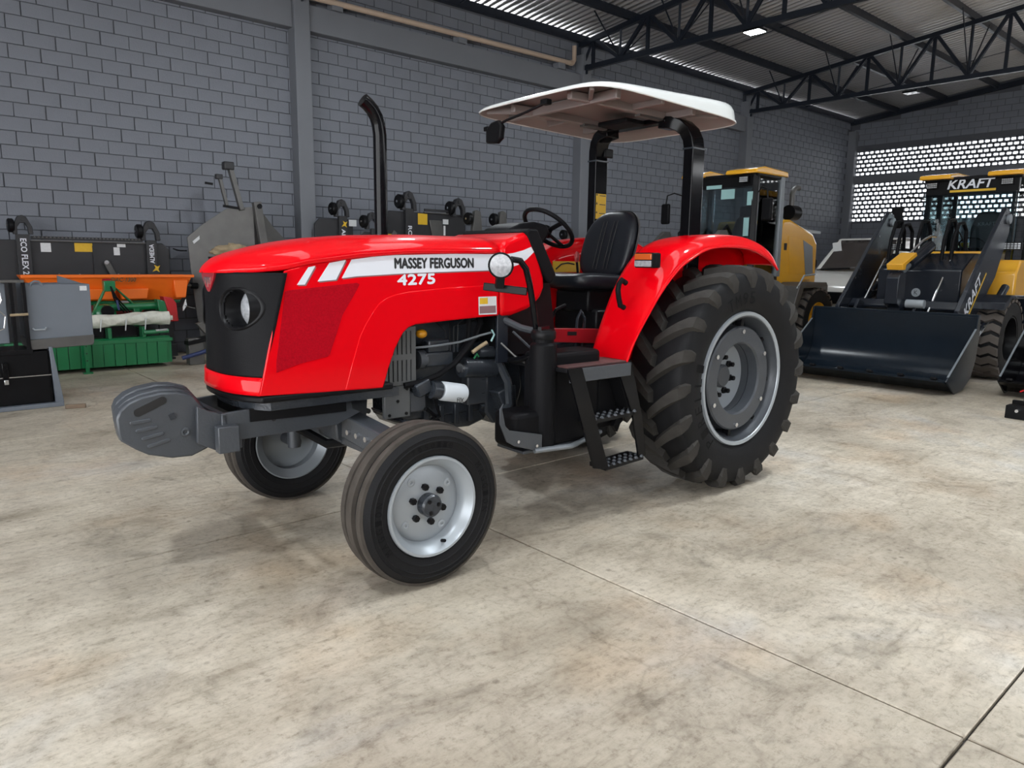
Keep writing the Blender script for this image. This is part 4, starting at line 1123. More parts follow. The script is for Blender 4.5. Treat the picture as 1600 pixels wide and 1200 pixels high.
MB().box((.755, .047, 1.255), (.068, .004, .050)).build('paper_label', 'sticker_w', hb_)
hp_(MB().box((-.15, .36, 1.0), (.40, .55, .62)), 'rear_box', 'box_grey', bevel=.006)
hp_(MB().tube([(-.10, -.02, 1.32), (-.02, -.03, 1.28), (.0, -.03, 1.15), (-.04, -.03, 1.06), (.02, -.02, .98), (.0, -.02, .86), (-.12, -.02, .80)], .008, 6), 'air_hose', 'chrome')
hp_(MB().box((-.08, -.012, .60), (.06, .004, .04)), 'paper_label', 'sticker_w')
tag(MB().bar((1.44, 8.82, .022), (1.62, 8.76, .022), .045, .044).build('wood_offcut', M('raw_wood', (.18, .13, .09), .8), bevel=.006), 'short brown wooden offcut lying beside the black chest', 'wood')

# ---- green flail mower
gm = thing('flail_mower', 'green flail mower with curtain of steel flaps behind the hopper machine', 'mower', (2.4, 11.5, 0))
def gp_(mb, name, mat, parent=None, **k): return mb.build(name, mat, parent or gm, **k)
hd = gp_(MB().prism([(-.05, .06), (.52, .06), (.52, .36), (.45, .43), (.02, .45), (-.05, .40)], 'x', -1.15, .90), 'mower_hood', 'green', bevel=.01)
for k in range(14):
    x = -1.08 + .142 * k
    MB().box((x, -.062 - .006 * (k % 2), .225), (.132, .010, .33), (R(2), 0, 0)).build('flap', 'green', hd, bevel=.002)
gp_(MB().box((-.12, -.07, .405), (2.06, .03, .05)), 'flap_rail', 'green', bevel=.004)
leg = gp_(MB().box((-.245, -.16, .30), (.045, .045, .60)), 'stand_leg', 'green', bevel=.004)
MB().box((-.245, -.16, .01), (.11, .10, .02)).build('foot_plate', 'green', leg)
for k in range(4): MB().cyl((-.245, -.185, .18 + .1 * k), (-.245, -.181, .18 + .1 * k), .010, 8).build('pin_hole', 'black_text', leg)
for x in (-.35, .10, .55):
    gp_(MB().box((x, .08, .52), (.05, .16, .16)), 'roll_support', 'green', bevel=.006)
    gp_(MB().box((x, .26, .50), (.06, .05, .14)), 'deck_bracket', 'black_steel', bevel=.006)
gp_(MB().tube([(-.20, .33, .44), (.20, .30, 1.24), (.62, .36, .80)], .024, 8), 'three_point_frame', 'green')
gp_(MB().box((.19, .26, 1.18), (.15, .12, .15)), 'top_link_bracket', 'green', bevel=.01)
gp_(MB().cyl((.0, .36, .86), (.90, .36, .88), .058, 16), 'drive_tube', 'green')
gp_(MB().sphere((.12, .33, .78), (.16, .12, .14)), 'gearbox', 'green')
gp_(MB().cyl((.14, .19, .82), (.14, .24, .82), .085, 18), 'gearbox_flange', 'black_steel')
gp_(MB().box((.55, .36, .74), (.09, .10, .32)), 'tube_bracket', 'green', bevel=.01)
gp_(MB().prism([(.90, 1.02), (1.02, 1.0), (1.08, .92), (1.10, .64), (.98, .64), (.94, .85)], 'y', .20, .42), 'belt_guard', M('red_guard', (.50, .015, .02), .35), bevel=.012)
gp_(MB().prism([(.82, .98), (.93, .95), (.97, .70), (.84, .70)], 'y', .22, .40), 'belt_housing', 'green', bevel=.01)
gp_(MB().prism([(1.14, .86), (1.19, .98), (1.20, .88), (1.14, .80)], 'y', .10, .12), 'warning_tag', 'sticker_w')
gp_(MB().bar((1.17, .1, .88), (1.32, .1, .83), .012, .012), 'tag_rod', 'implement_lt')
for k, (x, y) in enumerate(((.28, .06), (.32, .05), (.36, .07))):
    gp_(MB().tube([(.20, .20, 1.18), (.22 + .02 * k, .17, 1.02), (x, y + .16, .90), (x + .08, y + .17, .80)], .010, 6), 'hydraulic_hose', 'black_plastic')
gp_(MB().tube([(.26, .17, .98), (.27, .16, .90), (.28, .16, .84)], .016, 8), 'hose_coupling', 'blue_hose')
gp_(MB().cyl((.52, -.08, .52), (.86, -.08, .53), .03, 10), 'roller_adjuster', 'green')
gp_(MB().cyl((.68, -.10, .545), (.84, -.10, .55), .014, 8), 'adjuster_rod', 'chrome')
# shrink-wrapped roll strapped on the mower
def roll(u, v):
    a = 2 * math.pi * u; x = 1.85 + 1.52 * v
    r_ = .085 * (1 + .10 * math.sin(9 * v + 3 * math.cos(a)) + .06 * math.sin(31 * v + 5 * a))
    if v < .02 or v > .98: r_ *= .35
    return (x, 11.57 + r_ * .9 * math.cos(a), .705 + r_ * 1.05 * math.sin(a) - .01 * math.sin(6 * v))
wr = tag(MB().grid(roll, 20, 60, wrap_u=True).build('wrapped_roll', 'wrap', smooth=30), 'long roll in crinkled white plastic film lying on the green mower', 'parcel')
for x in (2.08, 2.40, 2.72, 2.98):
    MB().tube([(x, 11.478, .73), (x - .01, 11.47, .66), (x - .03, 11.44, .56)], .008, 6).build('strap', 'sticker_w', wr)

# ---- orange spreader
sp_ = thing('fertiliser_spreader', 'orange plastic spreader hopper above the green mower', 'spreader', (2.7, 12.26, 0))
def op_(mb, name, mat, parent=None, **k): return mb.build(name, mat, parent or sp_, **k)
hop = MB()
tp_ = [(-1.12, -.30), (1.12, -.30), (1.12, .22), (-1.12, .22)]; bt_ = [(-.90, -.14), (.98, -.14), (.98, .14), (-.90, .14)]
vs = [(x, y, .95) for x, y in bt_] + [(x, y, 1.33) for x, y in tp_] + [(x * .98, y * .94, 1.33) for x, y in tp_] + [(x * .97, y * .7, 1.06) for x, y in bt_]
fs = [(0, 1, 2, 3)] + [(i, (i + 1) % 4, 4 + (i + 1) % 4, 4 + i) for i in range(4)] + [(4 + i, 4 + (i + 1) % 4, 8 + (i + 1) % 4, 8 + i) for i in range(4)] + [(8 + i, 8 + (i + 1) % 4, 12 + (i + 1) % 4, 12 + i) for i in range(4)] + [(12, 13, 14, 15)]
hb2 = op_(hop._add(vs, fs), 'hopper', 'orange', bevel=.012)
MB().box((0, -.312, 1.315), (2.28, .03, .045)).build('hopper_rim', 'orange', hb2, bevel=.008)
for x0, x1 in ((-.62, .05), (.05, .50)):
    MB().prism([(x0 + .02, 1.13), (x1 - .02, 1.13), (x1 - .05, .975), (x0 + .05, .975)], 'y', -.285, -.13).build('hopper_pocket', 'orange', hb2, bevel=.012)
MB().prism([(.84, 1.26), (1.06, 1.26), (1.01, .98), (.86, .98)], 'y', -.285, -.15).build('hopper_pocket', 'orange', hb2, bevel=.012)
text_mb('DAC-1300', (-.04, -.331, 1.235), (1, 0, 0), (0, .0, 1), .34, .06, .001, .25, .012).build('lettering', M('dark_green_print', (.02, .05, .02), .5), hb2)
MB().prism([(-.16, 1.245), (-.05, 1.245), (-.04, 1.28), (-.15, 1.28)], 'y', -.333, -.331).build('print_patch', 'red_dark', hb2)
op_(MB().cyl((-.35, -.05, .92), (.98, -.05, .93), .038, 12), 'chassis_beam', 'green')
op_(MB().box((.18, -.09, .935), (.14, .01, .04)), 'paper_label', 'sticker_w')
for x in (-.75, .72):
    op_(MB().box((x, .08, .46), (.07, .07, .93)), 'support_leg', 'implement', bevel=.004)
    op_(MB().box((x, .06, .015), (.30, .24, .03)), 'support_foot', 'implement', bevel=.004)
op_(MB().prism([(-.55, .93), (.55, .93), (.32, .58), (-.30, .58)], 'y', -.06, .16), 'metering_cone', M('rust_red_paint', (.20, .02, .02), .5), bevel=.02)
op_(MB().cyl((1.08, .05, 1.16), (1.32, .05, 1.15), .028, 12), 'drive_shaft', 'implement_lt')
op_(MB().cyl((1.20, .05, 1.155), (1.30, .05, 1.15), .05, 14), 'shaft_coupling', 'black_steel')

# ---- upright attachments with roller hooks
def hook(parent, x, z, y=-.03, s=1.0, mat='implement', fill=False):
    """horseshoe bracket with a roller beside it, standing on a panel's top edge"""
    if fill:
        MB().prism([(x - .14 * s, z - .5 * s), (x + .22 * s, z - .5 * s), (x + .13 * s, z + .30 * s), (x + .05 * s, z + .33 * s), (x - .02 * s, z + .30 * s)], 'y', y - .05 * s, y + .04 * s).build('roller_bracket', mat, parent, bevel=.008)
        MB().cyl((x + .10 * s, y - .052 * s, z - .25 * s), (x + .10 * s, y - .056 * s, z - .25 * s), .02 * s, 10).build('bracket_hole', 'black_text', parent)
    else:
        out = [(-.13, 0), (-.12, .14), (-.05, .31), (.02, .34), (.09, .31), (.17, .14), (.18, 0), (.11, 0), (.10, .12), (.06, .20), (-.01, .20), (-.06, .12), (-.06, 0)]
        MB().prism([(x + a * s, z + b * s) for a, b in out], 'y', y - .05 * s, y + .04 * s).build('roller_bracket', mat, parent, bevel=.008)
        MB().cyl((x + .02 * s, y - .062 * s, z + .27 * s), (x + .02 * s, y - .05 * s, z + .27 * s), .032 * s, 12).build('bracket_pin', mat, parent)
    r_ = MB().lathe([(0, -.05 * s), (.105 * s, -.05 * s), (.125 * s, -.03 * s), (.125 * s, .03 * s), (.105 * s, .05 * s), (0, .05 * s)], 'x', c=(x - .15 * s, y + .01, z + .15 * s), n=24).build('hook_roller', 'black_steel', parent, smooth=40)
    MB().cyl((x - .215 * s, y + .01, z + .15 * s), (x - .20 * s, y + .01, z + .15 * s), .022 * s, 8).build('roller_bolt', 'chrome', parent)
def attachment(name, label, X0, X1, zt, Y, cat='implement', notch=.10):
    t = thing(name, label, cat, (0, Y, 0), 0)
    pts = [(X0, 0), (X1, 0), (X1, zt - notch), (X1 - notch, zt), (X0 + notch, zt), (X0, zt - notch)]
    MB().prism(pts, 'y', .0, .05).build('back_plate', 'implement', t, bevel=.006)
    MB().box(((X0 + X1) / 2, -.05, .10), (X1 - X0, .16, .20)).build('foot_beam', 'implement', t, bevel=.01)
    return t
def spine(t, x, z0, z1, w, txt=None, zt0=0, zt1=0, bird=None, down=True, dx=0.0):
    o = MB().box((x, -.035, (z0 + z1) / 2), (w, .07, z1 - z0)).build('spine_plate', 'implement', t, bevel=.005)
    if txt:
        h = zt1 - zt0
        if down: mb = text_mb(txt, (x - w * .23, -.0715, zt1), (0, 0, -1), (1, 0, 0), h, w * .46, .001, 0, .02)
        else: mb = text_mb(txt, (x + w * .23, -.0715, zt0), (0, 0, 1), (-1, 0, 0), h, w * .46, .001, 0, .02)
        mb.build('lettering', 'white', t)
    if bird:
        bx, bz = bird
        MB().prism([(bx - .06, bz - .05), (bx - .01, bz + .01), (bx - .03, bz + .06), (bx + .02, bz + .03), (bx + .06, bz + .05), (bx + .03, bz - .01), (bx + .05, bz - .06), (bx, bz - .03)], 'y', -.0735, -.071).build('bird_logo', 'sticker_y', t)
    return o
def sticker(t, x, z, w, h, mat='sticker_y', y=-.004):
    MB().box((x, y, z), (w, .004, h)).build('sticker', mat, t)

a1 = attachment('combine_header', 'long black header panel with two lettered spines behind the orange spreader', -.9, 3.72, 1.82, 12.72)
spine(a1, 1.73, .6, 1.90, .17, 'ECO FLEX 2280', 1.18, 1.84)
spine(a1, 3.44, .6, 1.86, .15, 'ALMEIDA', 1.50, 1.80, (3.49, 1.42), down=False)
hook(a1, 1.72, 1.90, s=.80); hook(a1, 3.42, 1.86, s=.90)
MB().box((2.60, -.02, 1.815), (1.55, .05, .016)).build('knife_bar', 'implement_lt', a1)
kn = MB().box((2.58, -.01, 1.855), (1.50, .03, .05)).build('cutter_bar', 'implement', a1)
for k in range(30): MB().prism([(1.86 + .05 * k, 1.855), (1.895 + .05 * k, 1.855), (1.877 + .05 * k, 1.885)], 'y', -.045, -.02).build('knife_section', 'implement_lt', kn)
sticker(a1, 2.01, 1.72, .13, .13, 'sticker_w'); sticker(a1, 2.50, 1.73, .24, .13); sticker(a1, 2.95, 1.68, .085, .12, 'sticker_w'); sticker(a1, 3.02, 1.77, .12, .05, 'sticker_w')
MB().bar((2.78, -.06, 1.52), (2.92, -.04, 1.20), .03, .085).build('lock_lever', 'implement_lt', a1, bevel=.006)
MB().cyl((2.78, -.09, 1.51), (2.78, -.05, 1.51), .032, 12).build('lever_pivot', 'chrome', a1)
MB().box((2.63, -.01, 1.45), (.03, .03, .62)).build('centre_rib', 'implement', a1)
for x in (2.15, 2.42, 2.95, 3.25): MB().cyl((x, -.012, 1.32), (x, .0, 1.32), .018, 8).build('panel_bolt', 'chrome', a1)

a2 = attachment('upright_attachment', 'narrow charcoal attachment with bird logo beside the first column', 6.24, 7.02, 2.34, 12.62)
spine(a2, 6.78, .8, 2.40, .17, 'ALMEIDA', 1.62, 2.16, (6.80, 2.25)); hook(a2, 6.74, 2.38, s=.95); sticker(a2, 7.0, 2.28, .16, .12, 'sticker_w', -.02)
a3 = attachment('upright_attachment', 'second charcoal attachment with bird logo left of the exhaust pipe', 6.98, 7.92, 2.12, 12.30)
spine(a3, 7.28, .8, 2.18, .17, 'ALMEIDA', 1.45, 1.94, (7.30, 2.02)); hook(a3, 7.20, 2.16, s=.95); sticker(a3, 7.62, 2.02, .20, .15)
MB().bar((7.55, -.08, 1.9), (7.72, -.05, 2.14), .03, .09).build('lock_lever', 'implement_lt', a3, bevel=.006)
a4 = attachment('wide_attachment', 'wide charcoal attachment with white vertical lettering right of the exhaust pipe', 7.74, 9.72, 2.56, 12.66)
spine(a4, 8.28, .8, 2.62, .20, 'ROBIAL', 1.78, 2.28); hook(a4, 8.24, 2.58, s=1.12); sticker(a4, 8.63, 2.43, .23, .22)
hook(a4, 9.48, 2.52, s=1.12)
MB().box((9.05, -.02, 2.565), (.80, .05, .02)).build('knife_bar', 'implement_lt', a4)
MB().box((9.05, -.01, 2.615), (.76, .03, .05)).build('cutter_bar', 'implement', a4)
MB().prism([(8.78, 2.42), (9.10, 2.42), (9.14, 2.06), (9.08, 2.02), (8.90, 2.02), (8.86, 2.06)], 'y', -.03, -.006).build('side_pocket', 'implement_lt', a4, bevel=.01)
sticker(a4, 9.20, 2.40, .14, .10, 'sticker_w', -.012); sticker(a4, 9.17, 2.22, .05, .20, 'sticker_w', -.012)
a5 = attachment('bracket_attachment', 'worn steel attachment with tapered roller bracket behind the bonnet', 9.25, 9.90, 1.95, 12.05)
hook(a5, 9.47, 2.30, s=1.0, mat='implement_lt', fill=True)
MB().tube([(9.2, -.05, 1.9), (9.3, -.05, 1.98), (9.5, -.05, 2.0)], .03, 8).build('grease_pipe', 'implement_lt', a5)
a6 = attachment('bracket_attachment', 'worn steel attachment with tapered roller bracket beside the dashboard', 10.0, 10.75, 1.95, 12.25)
hook(a6, 10.32, 2.32, s=1.05, mat='implement_lt', fill=True)
MB().tube([(10.0, -.05, 1.9), (10.1, -.05, 1.99), (10.3, -.05, 2.0)], .03, 8).build('grease_pipe', 'implement_lt', a6)
a7 = attachment('bracket_attachment', 'worn steel attachment with roller bracket seen through the steering wheel', 12.0, 12.7, 1.9, 12.3)
hook(a7, 12.45, 2.10, s=.9, mat='implement_lt', fill=True)

# ---- V blade with lift mast
vb = thing('ditching_blade', 'grey steel ditching blade with tall lift mast left of the column', 'implement', (0, 12.45, 0))
def vp_(mb, name, mat, parent=None, **k): return mb.build(name, mat, parent or vb, **k)
for s, pts in ((1, [(4.93, 2.44), (4.55, 2.40), (4.20, 2.14), (3.97, 1.92), (4.02, 1.0), (4.10, .02), (4.93, .02)]), (-1, [(4.93, 2.44), (5.10, 2.38), (5.35, 2.12), (5.70, 1.84), (5.85, 1.0), (5.80, .02), (4.93, .02)])):
    mb = MB(); n_ = len(pts)
    def yy(x): return -.26 + .40 * abs(x - 4.93)
    mb._add([(x, yy(x), z) for x, z in pts] + [(x, yy(x) + .02, z) for x, z in pts], [tuple(range(n_)), tuple(range(2 * n_ - 1, n_ - 1, -1))] + [(i, (i + 1) % n_, n_ + (i + 1) % n_, n_ + i) for i in range(n_)])
    vp_(mb, 'blade_wing', 'implement_lt')
vp_(MB().bar((4.96, -.33, 2.52), (5.16, -.33, 1.0), .10, .13, (1, 0, 0)), 'centre_beam', 'implement_lt', bevel=.008)
vp_(MB().cyl((4.99, -.40, 2.45), (4.99, -.37, 2.45), .04, 14), 'beam_pin', 'black_steel')
vp_(MB().bar((4.63, -.12, 3.06), (4.76, -.20, 2.38), .085, .075, (1, 0, 0)), 'lift_mast', 'implement_lt', bevel=.006)
vp_(MB().box((4.60, -.12, 3.08), (.17, .13, .13)), 'mast_head', 'implement', bevel=.02)
vp_(MB().bar((4.46, -.10, 2.90), (4.54, -.14, 2.45), .06, .05, (1, 0, 0)), 'top_link', 'implement_lt', bevel=.005)
vp_(MB().box((4.45, -.10, 2.90), (.11, .08, .08)), 'link_head', 'implement', bevel=.012)
vp_(MB().bar((4.48, -.14, 2.44), (4.80, -.18, 2.40), .04, .04), 'cross_pin', 'black_steel')
vp_(MB().bar((4.24, -.06, 2.79), (4.36, -.06, 2.78), .035, .035), 'wall_peg', 'black_steel')
vp_(MB().prism([(4.03, 1.86), (4.22, 2.02), (4.24, 1.98), (4.05, 1.82)], 'y', .055, .065), 'worn_paper_label', 'sticker_w')
text_mb('DISCHER', (5.16, -.185, 1.79), (.93, .37, 0), (0, 0, 1), .55, .085, .004).build('lettering', 'white', vb)
sh = thing('parts_stand', 'black steel stand carrying the tan sack behind the tractor nose', 'stand', (4.40, 11.84, 0))
MB().box((0, 0, 1.60), (.62, .32, .03)).build('shelf', 'black_steel', sh)
for x, y in ((-.28, -.13), (.28, -.13), (-.28, .13), (.28, .13)): MB().box((x, y, .80), (.04, .04, 1.6)).build('leg', 'black_steel', sh)
def sack(u, v):
    a = 2 * math.pi * u; b = math.pi * v
    r_ = 1 + .10 * math.sin(3 * a + 4 * b) + .07 * math.sin(7 * a - 5 * b)
    z = -math.cos(b) * .085 * r_
    return (4.36 + .27 * r_ * math.cos(a) * math.sin(b) ** .7, 11.84 + .14 * r_ * math.sin(a) * math.sin(b) ** .7, 1.724 + max(z, -.083) + .02 * math.cos(a))
tag(MB().grid(sack, 28, 18, wrap_u=True).build('burlap_sack', 'sand', smooth=50), 'crumpled tan burlap sack showing just above the tractor nose', 'sack')
# dark skid frame on the floor behind the nose
sk = thing('skid_frame', 'black skid frame with blue hose on floor behind the tractor nose', 'frame', (3.95, 11.42, 0))
MB().prism([(-.45, .30), (.75, .52), (.75, .60), (-.45, .36)], 'y', -.10, .10).build('upper_arm', 'black_steel', sk, bevel=.005)
MB().prism([(-.30, .62), (-.05, .30), (.10, .06), (.18, .06), (.04, .34), (-.22, .64)], 'y', -.05, .05).build('support_arm', 'implement_lt', sk, bevel=.005)
MB().cyl((.14, -.06, .045), (.14, .06, .045), .045, 14).build('skid_wheel', 'black_steel', sk)
MB().tube([(-.55, -.10, .12), (-.30, -.12, .18), (.0, -.12, .27), (.35, -.12, .40), (.6, -.1, .46)], .030, 8).build('hose', 'blue_hose', sk)
MB().box((.5, 0, .30), (.3, .3, .6)).build('skid_block', 'black_steel', sk, bevel=.01)
MB().box((-.33, 0, .20), (.22, .16, .40)).build('skid_post', 'implement_lt', sk, bevel=.01)
rk = tag(MB().tube([(3.86, 12.95, 1.74), (3.86, 12.80, 1.72), (3.92, 12.79, 1.71), (4.02, 12.79, 1.71)], .012, 6).build('wall_hook', 'black_steel'), 'thin black hook bar fixed to the block wall left of the blade', 'hook')

# =================================================================== loaders, pickup and buckets on the right
def loader_wheel(parent, x, y, s, rim, R0=.58, W=.36, rub='loader_rubber'):
    h = W / 2
    prof = [(R0 * .55, h * .8), (R0 * .60, h * .98), (R0 * .80, h * 1.02), (R0 * .90, h * .98), (R0 * .945, h * .80), (R0 * .95, 0)]
    prof = prof + [(a, -b) for a, b in reversed(prof[:-1])]
    t = MB().lathe(prof, 'y', n=48).build('tyre', 'rubber', parent, smooth=40); t.location = (x, y, R0)
    mb = MB(); vs = []
    ys = [-h, -h * .5, 0, h * .5, h]; zg = [0, .055, 0, .055, 0]
    for yy, a in zip(ys, zg):
        for rr, w in ((R0 * .93, -.062), (R0, -.050), (R0, .050), (R0 * .93, .062)):
            an = a / R0 * .9 + w / R0; vs.append((rr * math.cos(an), yy, rr * math.sin(an)))
    fs = []
    for i in range(4):
        for j in range(3): fs.append((i * 4 + j, i * 4 + j + 1, i * 4 + j + 5, i * 4 + j + 4))
    fs += [(0, 1, 2, 3), (19, 18, 17, 16)]
    me = mb._add(vs, fs).mesh('tread_bar', rub, 30)
    N = 22
    for k in range(N):
        o = bpy.data.objects.new('tread_bar', me); COL.objects.link(o); o.parent = t; o.rotation_euler = (0, 2 * math.pi * k / N, 0)
    MB().lathe([(R0 * .58, s * h * .70), (R0 * .57, s * h * .95), (R0 * .54, s * h * .95), (R0 * .50, s * h * .3), (R0 * .2, s * h * .15), (0, s * h * .15), (0, s * h * .0), (R0 * .52, s * h * .0)], 'y', n=36).build('rim', rim, t, smooth=40)
    MB().lathe([(R0 * .18, s * h * .1), (R0 * .18, s * h * .5), (0, s * h * .55), (0, s * h * .1)], 'y', n=20).build('hub', rim, t)
    return t
def bucket_mb(parent, xl, hw, mat, name='bucket'):
    """open bucket, lip towards +x; xl = x of the lip"""
    P = [(0, .185), (-.33, .03), (-.62, .06), (-.84, .18), (-.97, .40), (-1.0, .70), (-.98, .955)]
    th = .03
    mb = MB(); n = len(P)
    inn = [(a - .004, b + .03) for a, b in P[:3]] + [(P[3][0] + .02, P[3][1] + .025), (P[4][0] + .03, P[4][1]), (P[5][0] + .03, P[5][1]), (P[6][0] + .03, P[6][1])]
    prof = [(xl + a, b) for a, b in P] + [(xl + a, b) for a, b in reversed(inn)]
    b = mb.prism(prof, 'y', -hw, hw).build(name, mat, parent, bevel=.004, smooth=40)
    for s in (1, -1):
        sp = [(xl + .0, .19), (xl - .33, .0), (xl - .62, .03), (xl - .86, .15), (xl - 1.0, .40), (xl - 1.03, .72), (xl - 1.0, .99), (xl - .93, .985), (xl - .90, .80), (xl - .06, .24)]
        MB().prism(sp, 'y', s * (hw + .022), s * hw).build('bucket_side', mat, b, bevel=.004)
        MB().bar((xl - .06, s * (hw + .011), .243), (xl - .90, s * (hw + .011), .803), .022, .007).build('worn_edge', 'rim_grey', b)
    MB().box((xl - .985, 0, .972), (.05, 2 * hw, .035)).build('bucket_top_edge', mat, b, bevel=.005)
    MB().prism([(xl + .03, .185), (xl + .03, .205), (xl - .20, .125), (xl - .20, .100)], 'y', -hw, hw).build('cutting_edge', mat, b, bevel=.002)
    for k in range(6):
        y = -hw + .12 + (2 * hw - .24) * k / 5
        MB().box((xl - .02, y, .205), (.16, .07, .03), (0, R(-22), 0)).build('edge_plate', 'black_steel', b, bevel=.006)
    return b
def led_bar(parent, c, d=(.03, .30, .11), name='lamp_cluster'):
    o = MB().box(c, d).build(name, 'black_steel', parent, bevel=.006)
    ny, nz = 6, 3
    for i in range(ny):
        for j in range(nz):
            y = c[1] + (-.5 + (i + .5) / ny) * d[1] * .9; z = c[2] + (-.5 + (j + .5) / nz) * d[2] * .86
            MB().box((c[0] + d[0] / 2 + .003, y, z), (.008, d[1] * .11, d[2] * .2)).build('lamp_cell', 'led_cell', o)
    return o

# ---- black and yellow wheel loader
K = thing('wheel_loader', 'black and yellow wheel loader with wide lowered bucket facing the tractor', 'loader', (12.30, 4.27, 0), math.pi)
def kp(mb, name, mat, parent=None, **k): return mb.build(name, mat, parent or K, **k)
bk_ = bucket_mb(K, 2.38, 1.10, 'navy')
for s in (1, -1): loader_wheel(K, 0, s * .92, s, 'black_steel', .58, .42)
for s in (1, -1): loader_wheel(K, -2.3, s * .93, s, 'black_steel')
for s in (1, -1):
    arm = kp(MB().prism([(-.42, 2.12), (-.36, 2.42), (-.18, 2.46), (.35, 1.98), (.98, 1.36), (1.33, 1.02), (1.33, .52), (1.12, .44), (.98, .56), (.72, .84), (-.02, 1.46)], 'y', s * .78, s * .84), 'lift_arm', 'arm_black', bevel=.008)
    MB().cyl((-.28, s * .74, 2.30), (-.28, s * .88, 2.30), .07, 16).build('arm_pin', 'rim_grey', arm)
    MB().cyl((1.22, s * .74, .60), (1.22, s * .88, .60), .06, 16).build('arm_pin', 'rim_grey', arm)
    if s > 0:
        d_ = Vector((-.66, 0, .70)).normalized(); u_ = Vector((.70, 0, .66)).normalized()
        text_mb('KRAFT', (1.04, .843, .90), d_, u_, .72, .17, .001, .15, .02).build('lettering', 'white', arm)
        MB().bar((1.02, .8435, .86), (.40, .8435, 1.52), .0015, .032, (.7, 0, .66)).build('logo_stripe', 'sticker_y', arm)
    MB().cyl((.55, s * .90, .72), (-.25, s * .92, 1.32), .055, 16).build('lift_cylinder', 'arm_black', arm)
    MB().cyl((.95, s * .89, .42), (.55, s * .90, .72), .030, 12).build('cylinder_rod', 'chrome', arm)
    MB().tube([(.95, s * .95, .58), (.45, s * .97, .86), (.25, s * .96, 1.05), (.0, s * .94, 1.15)], .010, 6).build('hydraulic_pipe', 'chrome', arm)
kp(MB().box((.90, 0, 1.02), (.16, 1.60, .16), (0, R(45), 0)), 'arm_cross_tube', 'arm_black', bevel=.03)
kp(MB().prism([(1.16, .60), (1.33, .62), (1.34, 1.02), (1.46, 1.08), (1.46, 1.44), (1.36, 1.54), (1.22, 1.50), (1.18, 1.00)], 'y', -.09, .09), 'bellcrank', 'arm_black', bevel=.012)
kp(MB().prism([(1.33, .50), (1.33, .90), (1.15, 1.12), (.95, 1.05), (1.0, .60)], 'y', .22, .26), 'hitch_plate', 'arm_black', bevel=.006)
kp(MB().prism([(1.33, .50), (1.33, .90), (1.15, 1.12), (.95, 1.05), (1.0, .60)], 'y', -.60, -.56), 'hitch_plate', 'arm_black', bevel=.006)
kp(MB().cyl((1.20, .12, 1.08), (1.20, .36, 1.08), .06, 16), 'hitch_pin', 'silver')
kp(MB().cyl((.95, 0, 1.62), (.20, 0, 1.90), .085, 20), 'tilt_cylinder', 'arm_black')
kp(MB().cyl((1.34, 0, 1.44), (.95, 0, 1.62), .045, 14), 'tilt_rod', 'rim_grey')
kp(MB().prism([(1.40, 1.55), (1.44, 1.63), (.98, 1.80), (.94, 1.75), (1.30, 1.62), (1.32, 1.55)], 'y', -.11, .11), 'rod_guard', 'yellow', bevel=.008)
kp(MB().tube([(1.0, .02, 1.78), (.60, .03, 1.97), (.30, .03, 2.05), (.10, .03, 2.05)], .018, 8), 'hydraulic_pipe', 'chrome')
for k, (y, x) in enumerate(((-.55, .0), (-.45, -.05), (.20, -.02), (.32, -.04), (-.20, -.1))):
    kp(MB().tube([(x + .30, y, 1.70), (x + .26, y, 2.0), (x + .12, y, 2.28 - .05 * (k % 2)), (x - .08, y, 2.30 - .05 * (k % 2)), (x - .22, y, 2.15), (x - .26, y, 1.85)], .028, 8), 'hydraulic_hose', 'black_plastic')
for y, dy in ((.32, .05), (-.62, .03)):
    kp(MB().cyl((.25, y, 1.72), (1.22, y + dy, .80), .016, 8), 'steel_line', 'chrome')
ft = kp(MB().prism([(.15, .95), (.55, 1.02), (.55, 1.55), (.10, 1.80), (-.55, 1.80), (-.55, .55), (.0, .50)], 'y', -.58, .58), 'front_frame', 'arm_black', bevel=.02)
MB().lathe([(0, 0), (.058, 0), (.064, .008), (0, .010)], 'x', c=(.556, .0, 1.22), n=22).build('round_emblem', 'silver', ft)
text_mb('K', (.568, -.025, 1.19), (0, 1, 0), (0, 0, 1), .05, .06, .001).build('lettering', 'black_text', ft)
for s in (1, -1):
    kp(MB().prism([(-.62, 1.20), (.30, 1.22), (.52, 1.12), (.56, 1.02), (.50, 1.02), (.26, 1.17), (-.55, 1.15), (-.66, .60), (-.72, .60)], 'y', s * .72, s * 1.16), 'front_mudguard', 'arm_black', bevel=.008)
    br = kp(MB().bar((-.60, s * .55, 1.86), (-.60, s * .95, 1.90), .05, .05), 'lamp_stalk', 'black_steel')
    led_bar(K, (-.575, s * .84, 1.92), (.05, .30, .11))
# cab
cab = kp(MB().box((-1.95, 0, 1.40), (1.30, 1.36, .10)), 'cab_floor', 'arm_black', bevel=.01)
for x, y in ((-1.32, .64), (-1.32, -.64), (-2.60, .66), (-2.60, -.66), (-1.95, .68), (-1.95, -.68)):
    MB().bar((x + (.10 if x > -1.5 else 0), y, 1.42), (x, y * .97, 2.95), .07, .07).build('cab_pillar', 'black_steel', cab, bevel=.012)
MB().box((-1.30, 0, 2.90), (.09, 1.34, .27)).build('cab_header', 'black_steel', cab, bevel=.012)
MB().box((-1.95, 0, 3.02), (1.42, 1.40, .07)).build('cab_roof', 'black_steel', cab, bevel=.02)
for y in (-.50, .50):
    MB().prism([(-1.10, 3.02), (-1.12, 3.09), (-1.5, 3.14), (-2.65, 3.14), (-2.70, 3.02)], 'y', y - .24, y + .24).build('roof_cap', 'yellow', cab, bevel=.02)
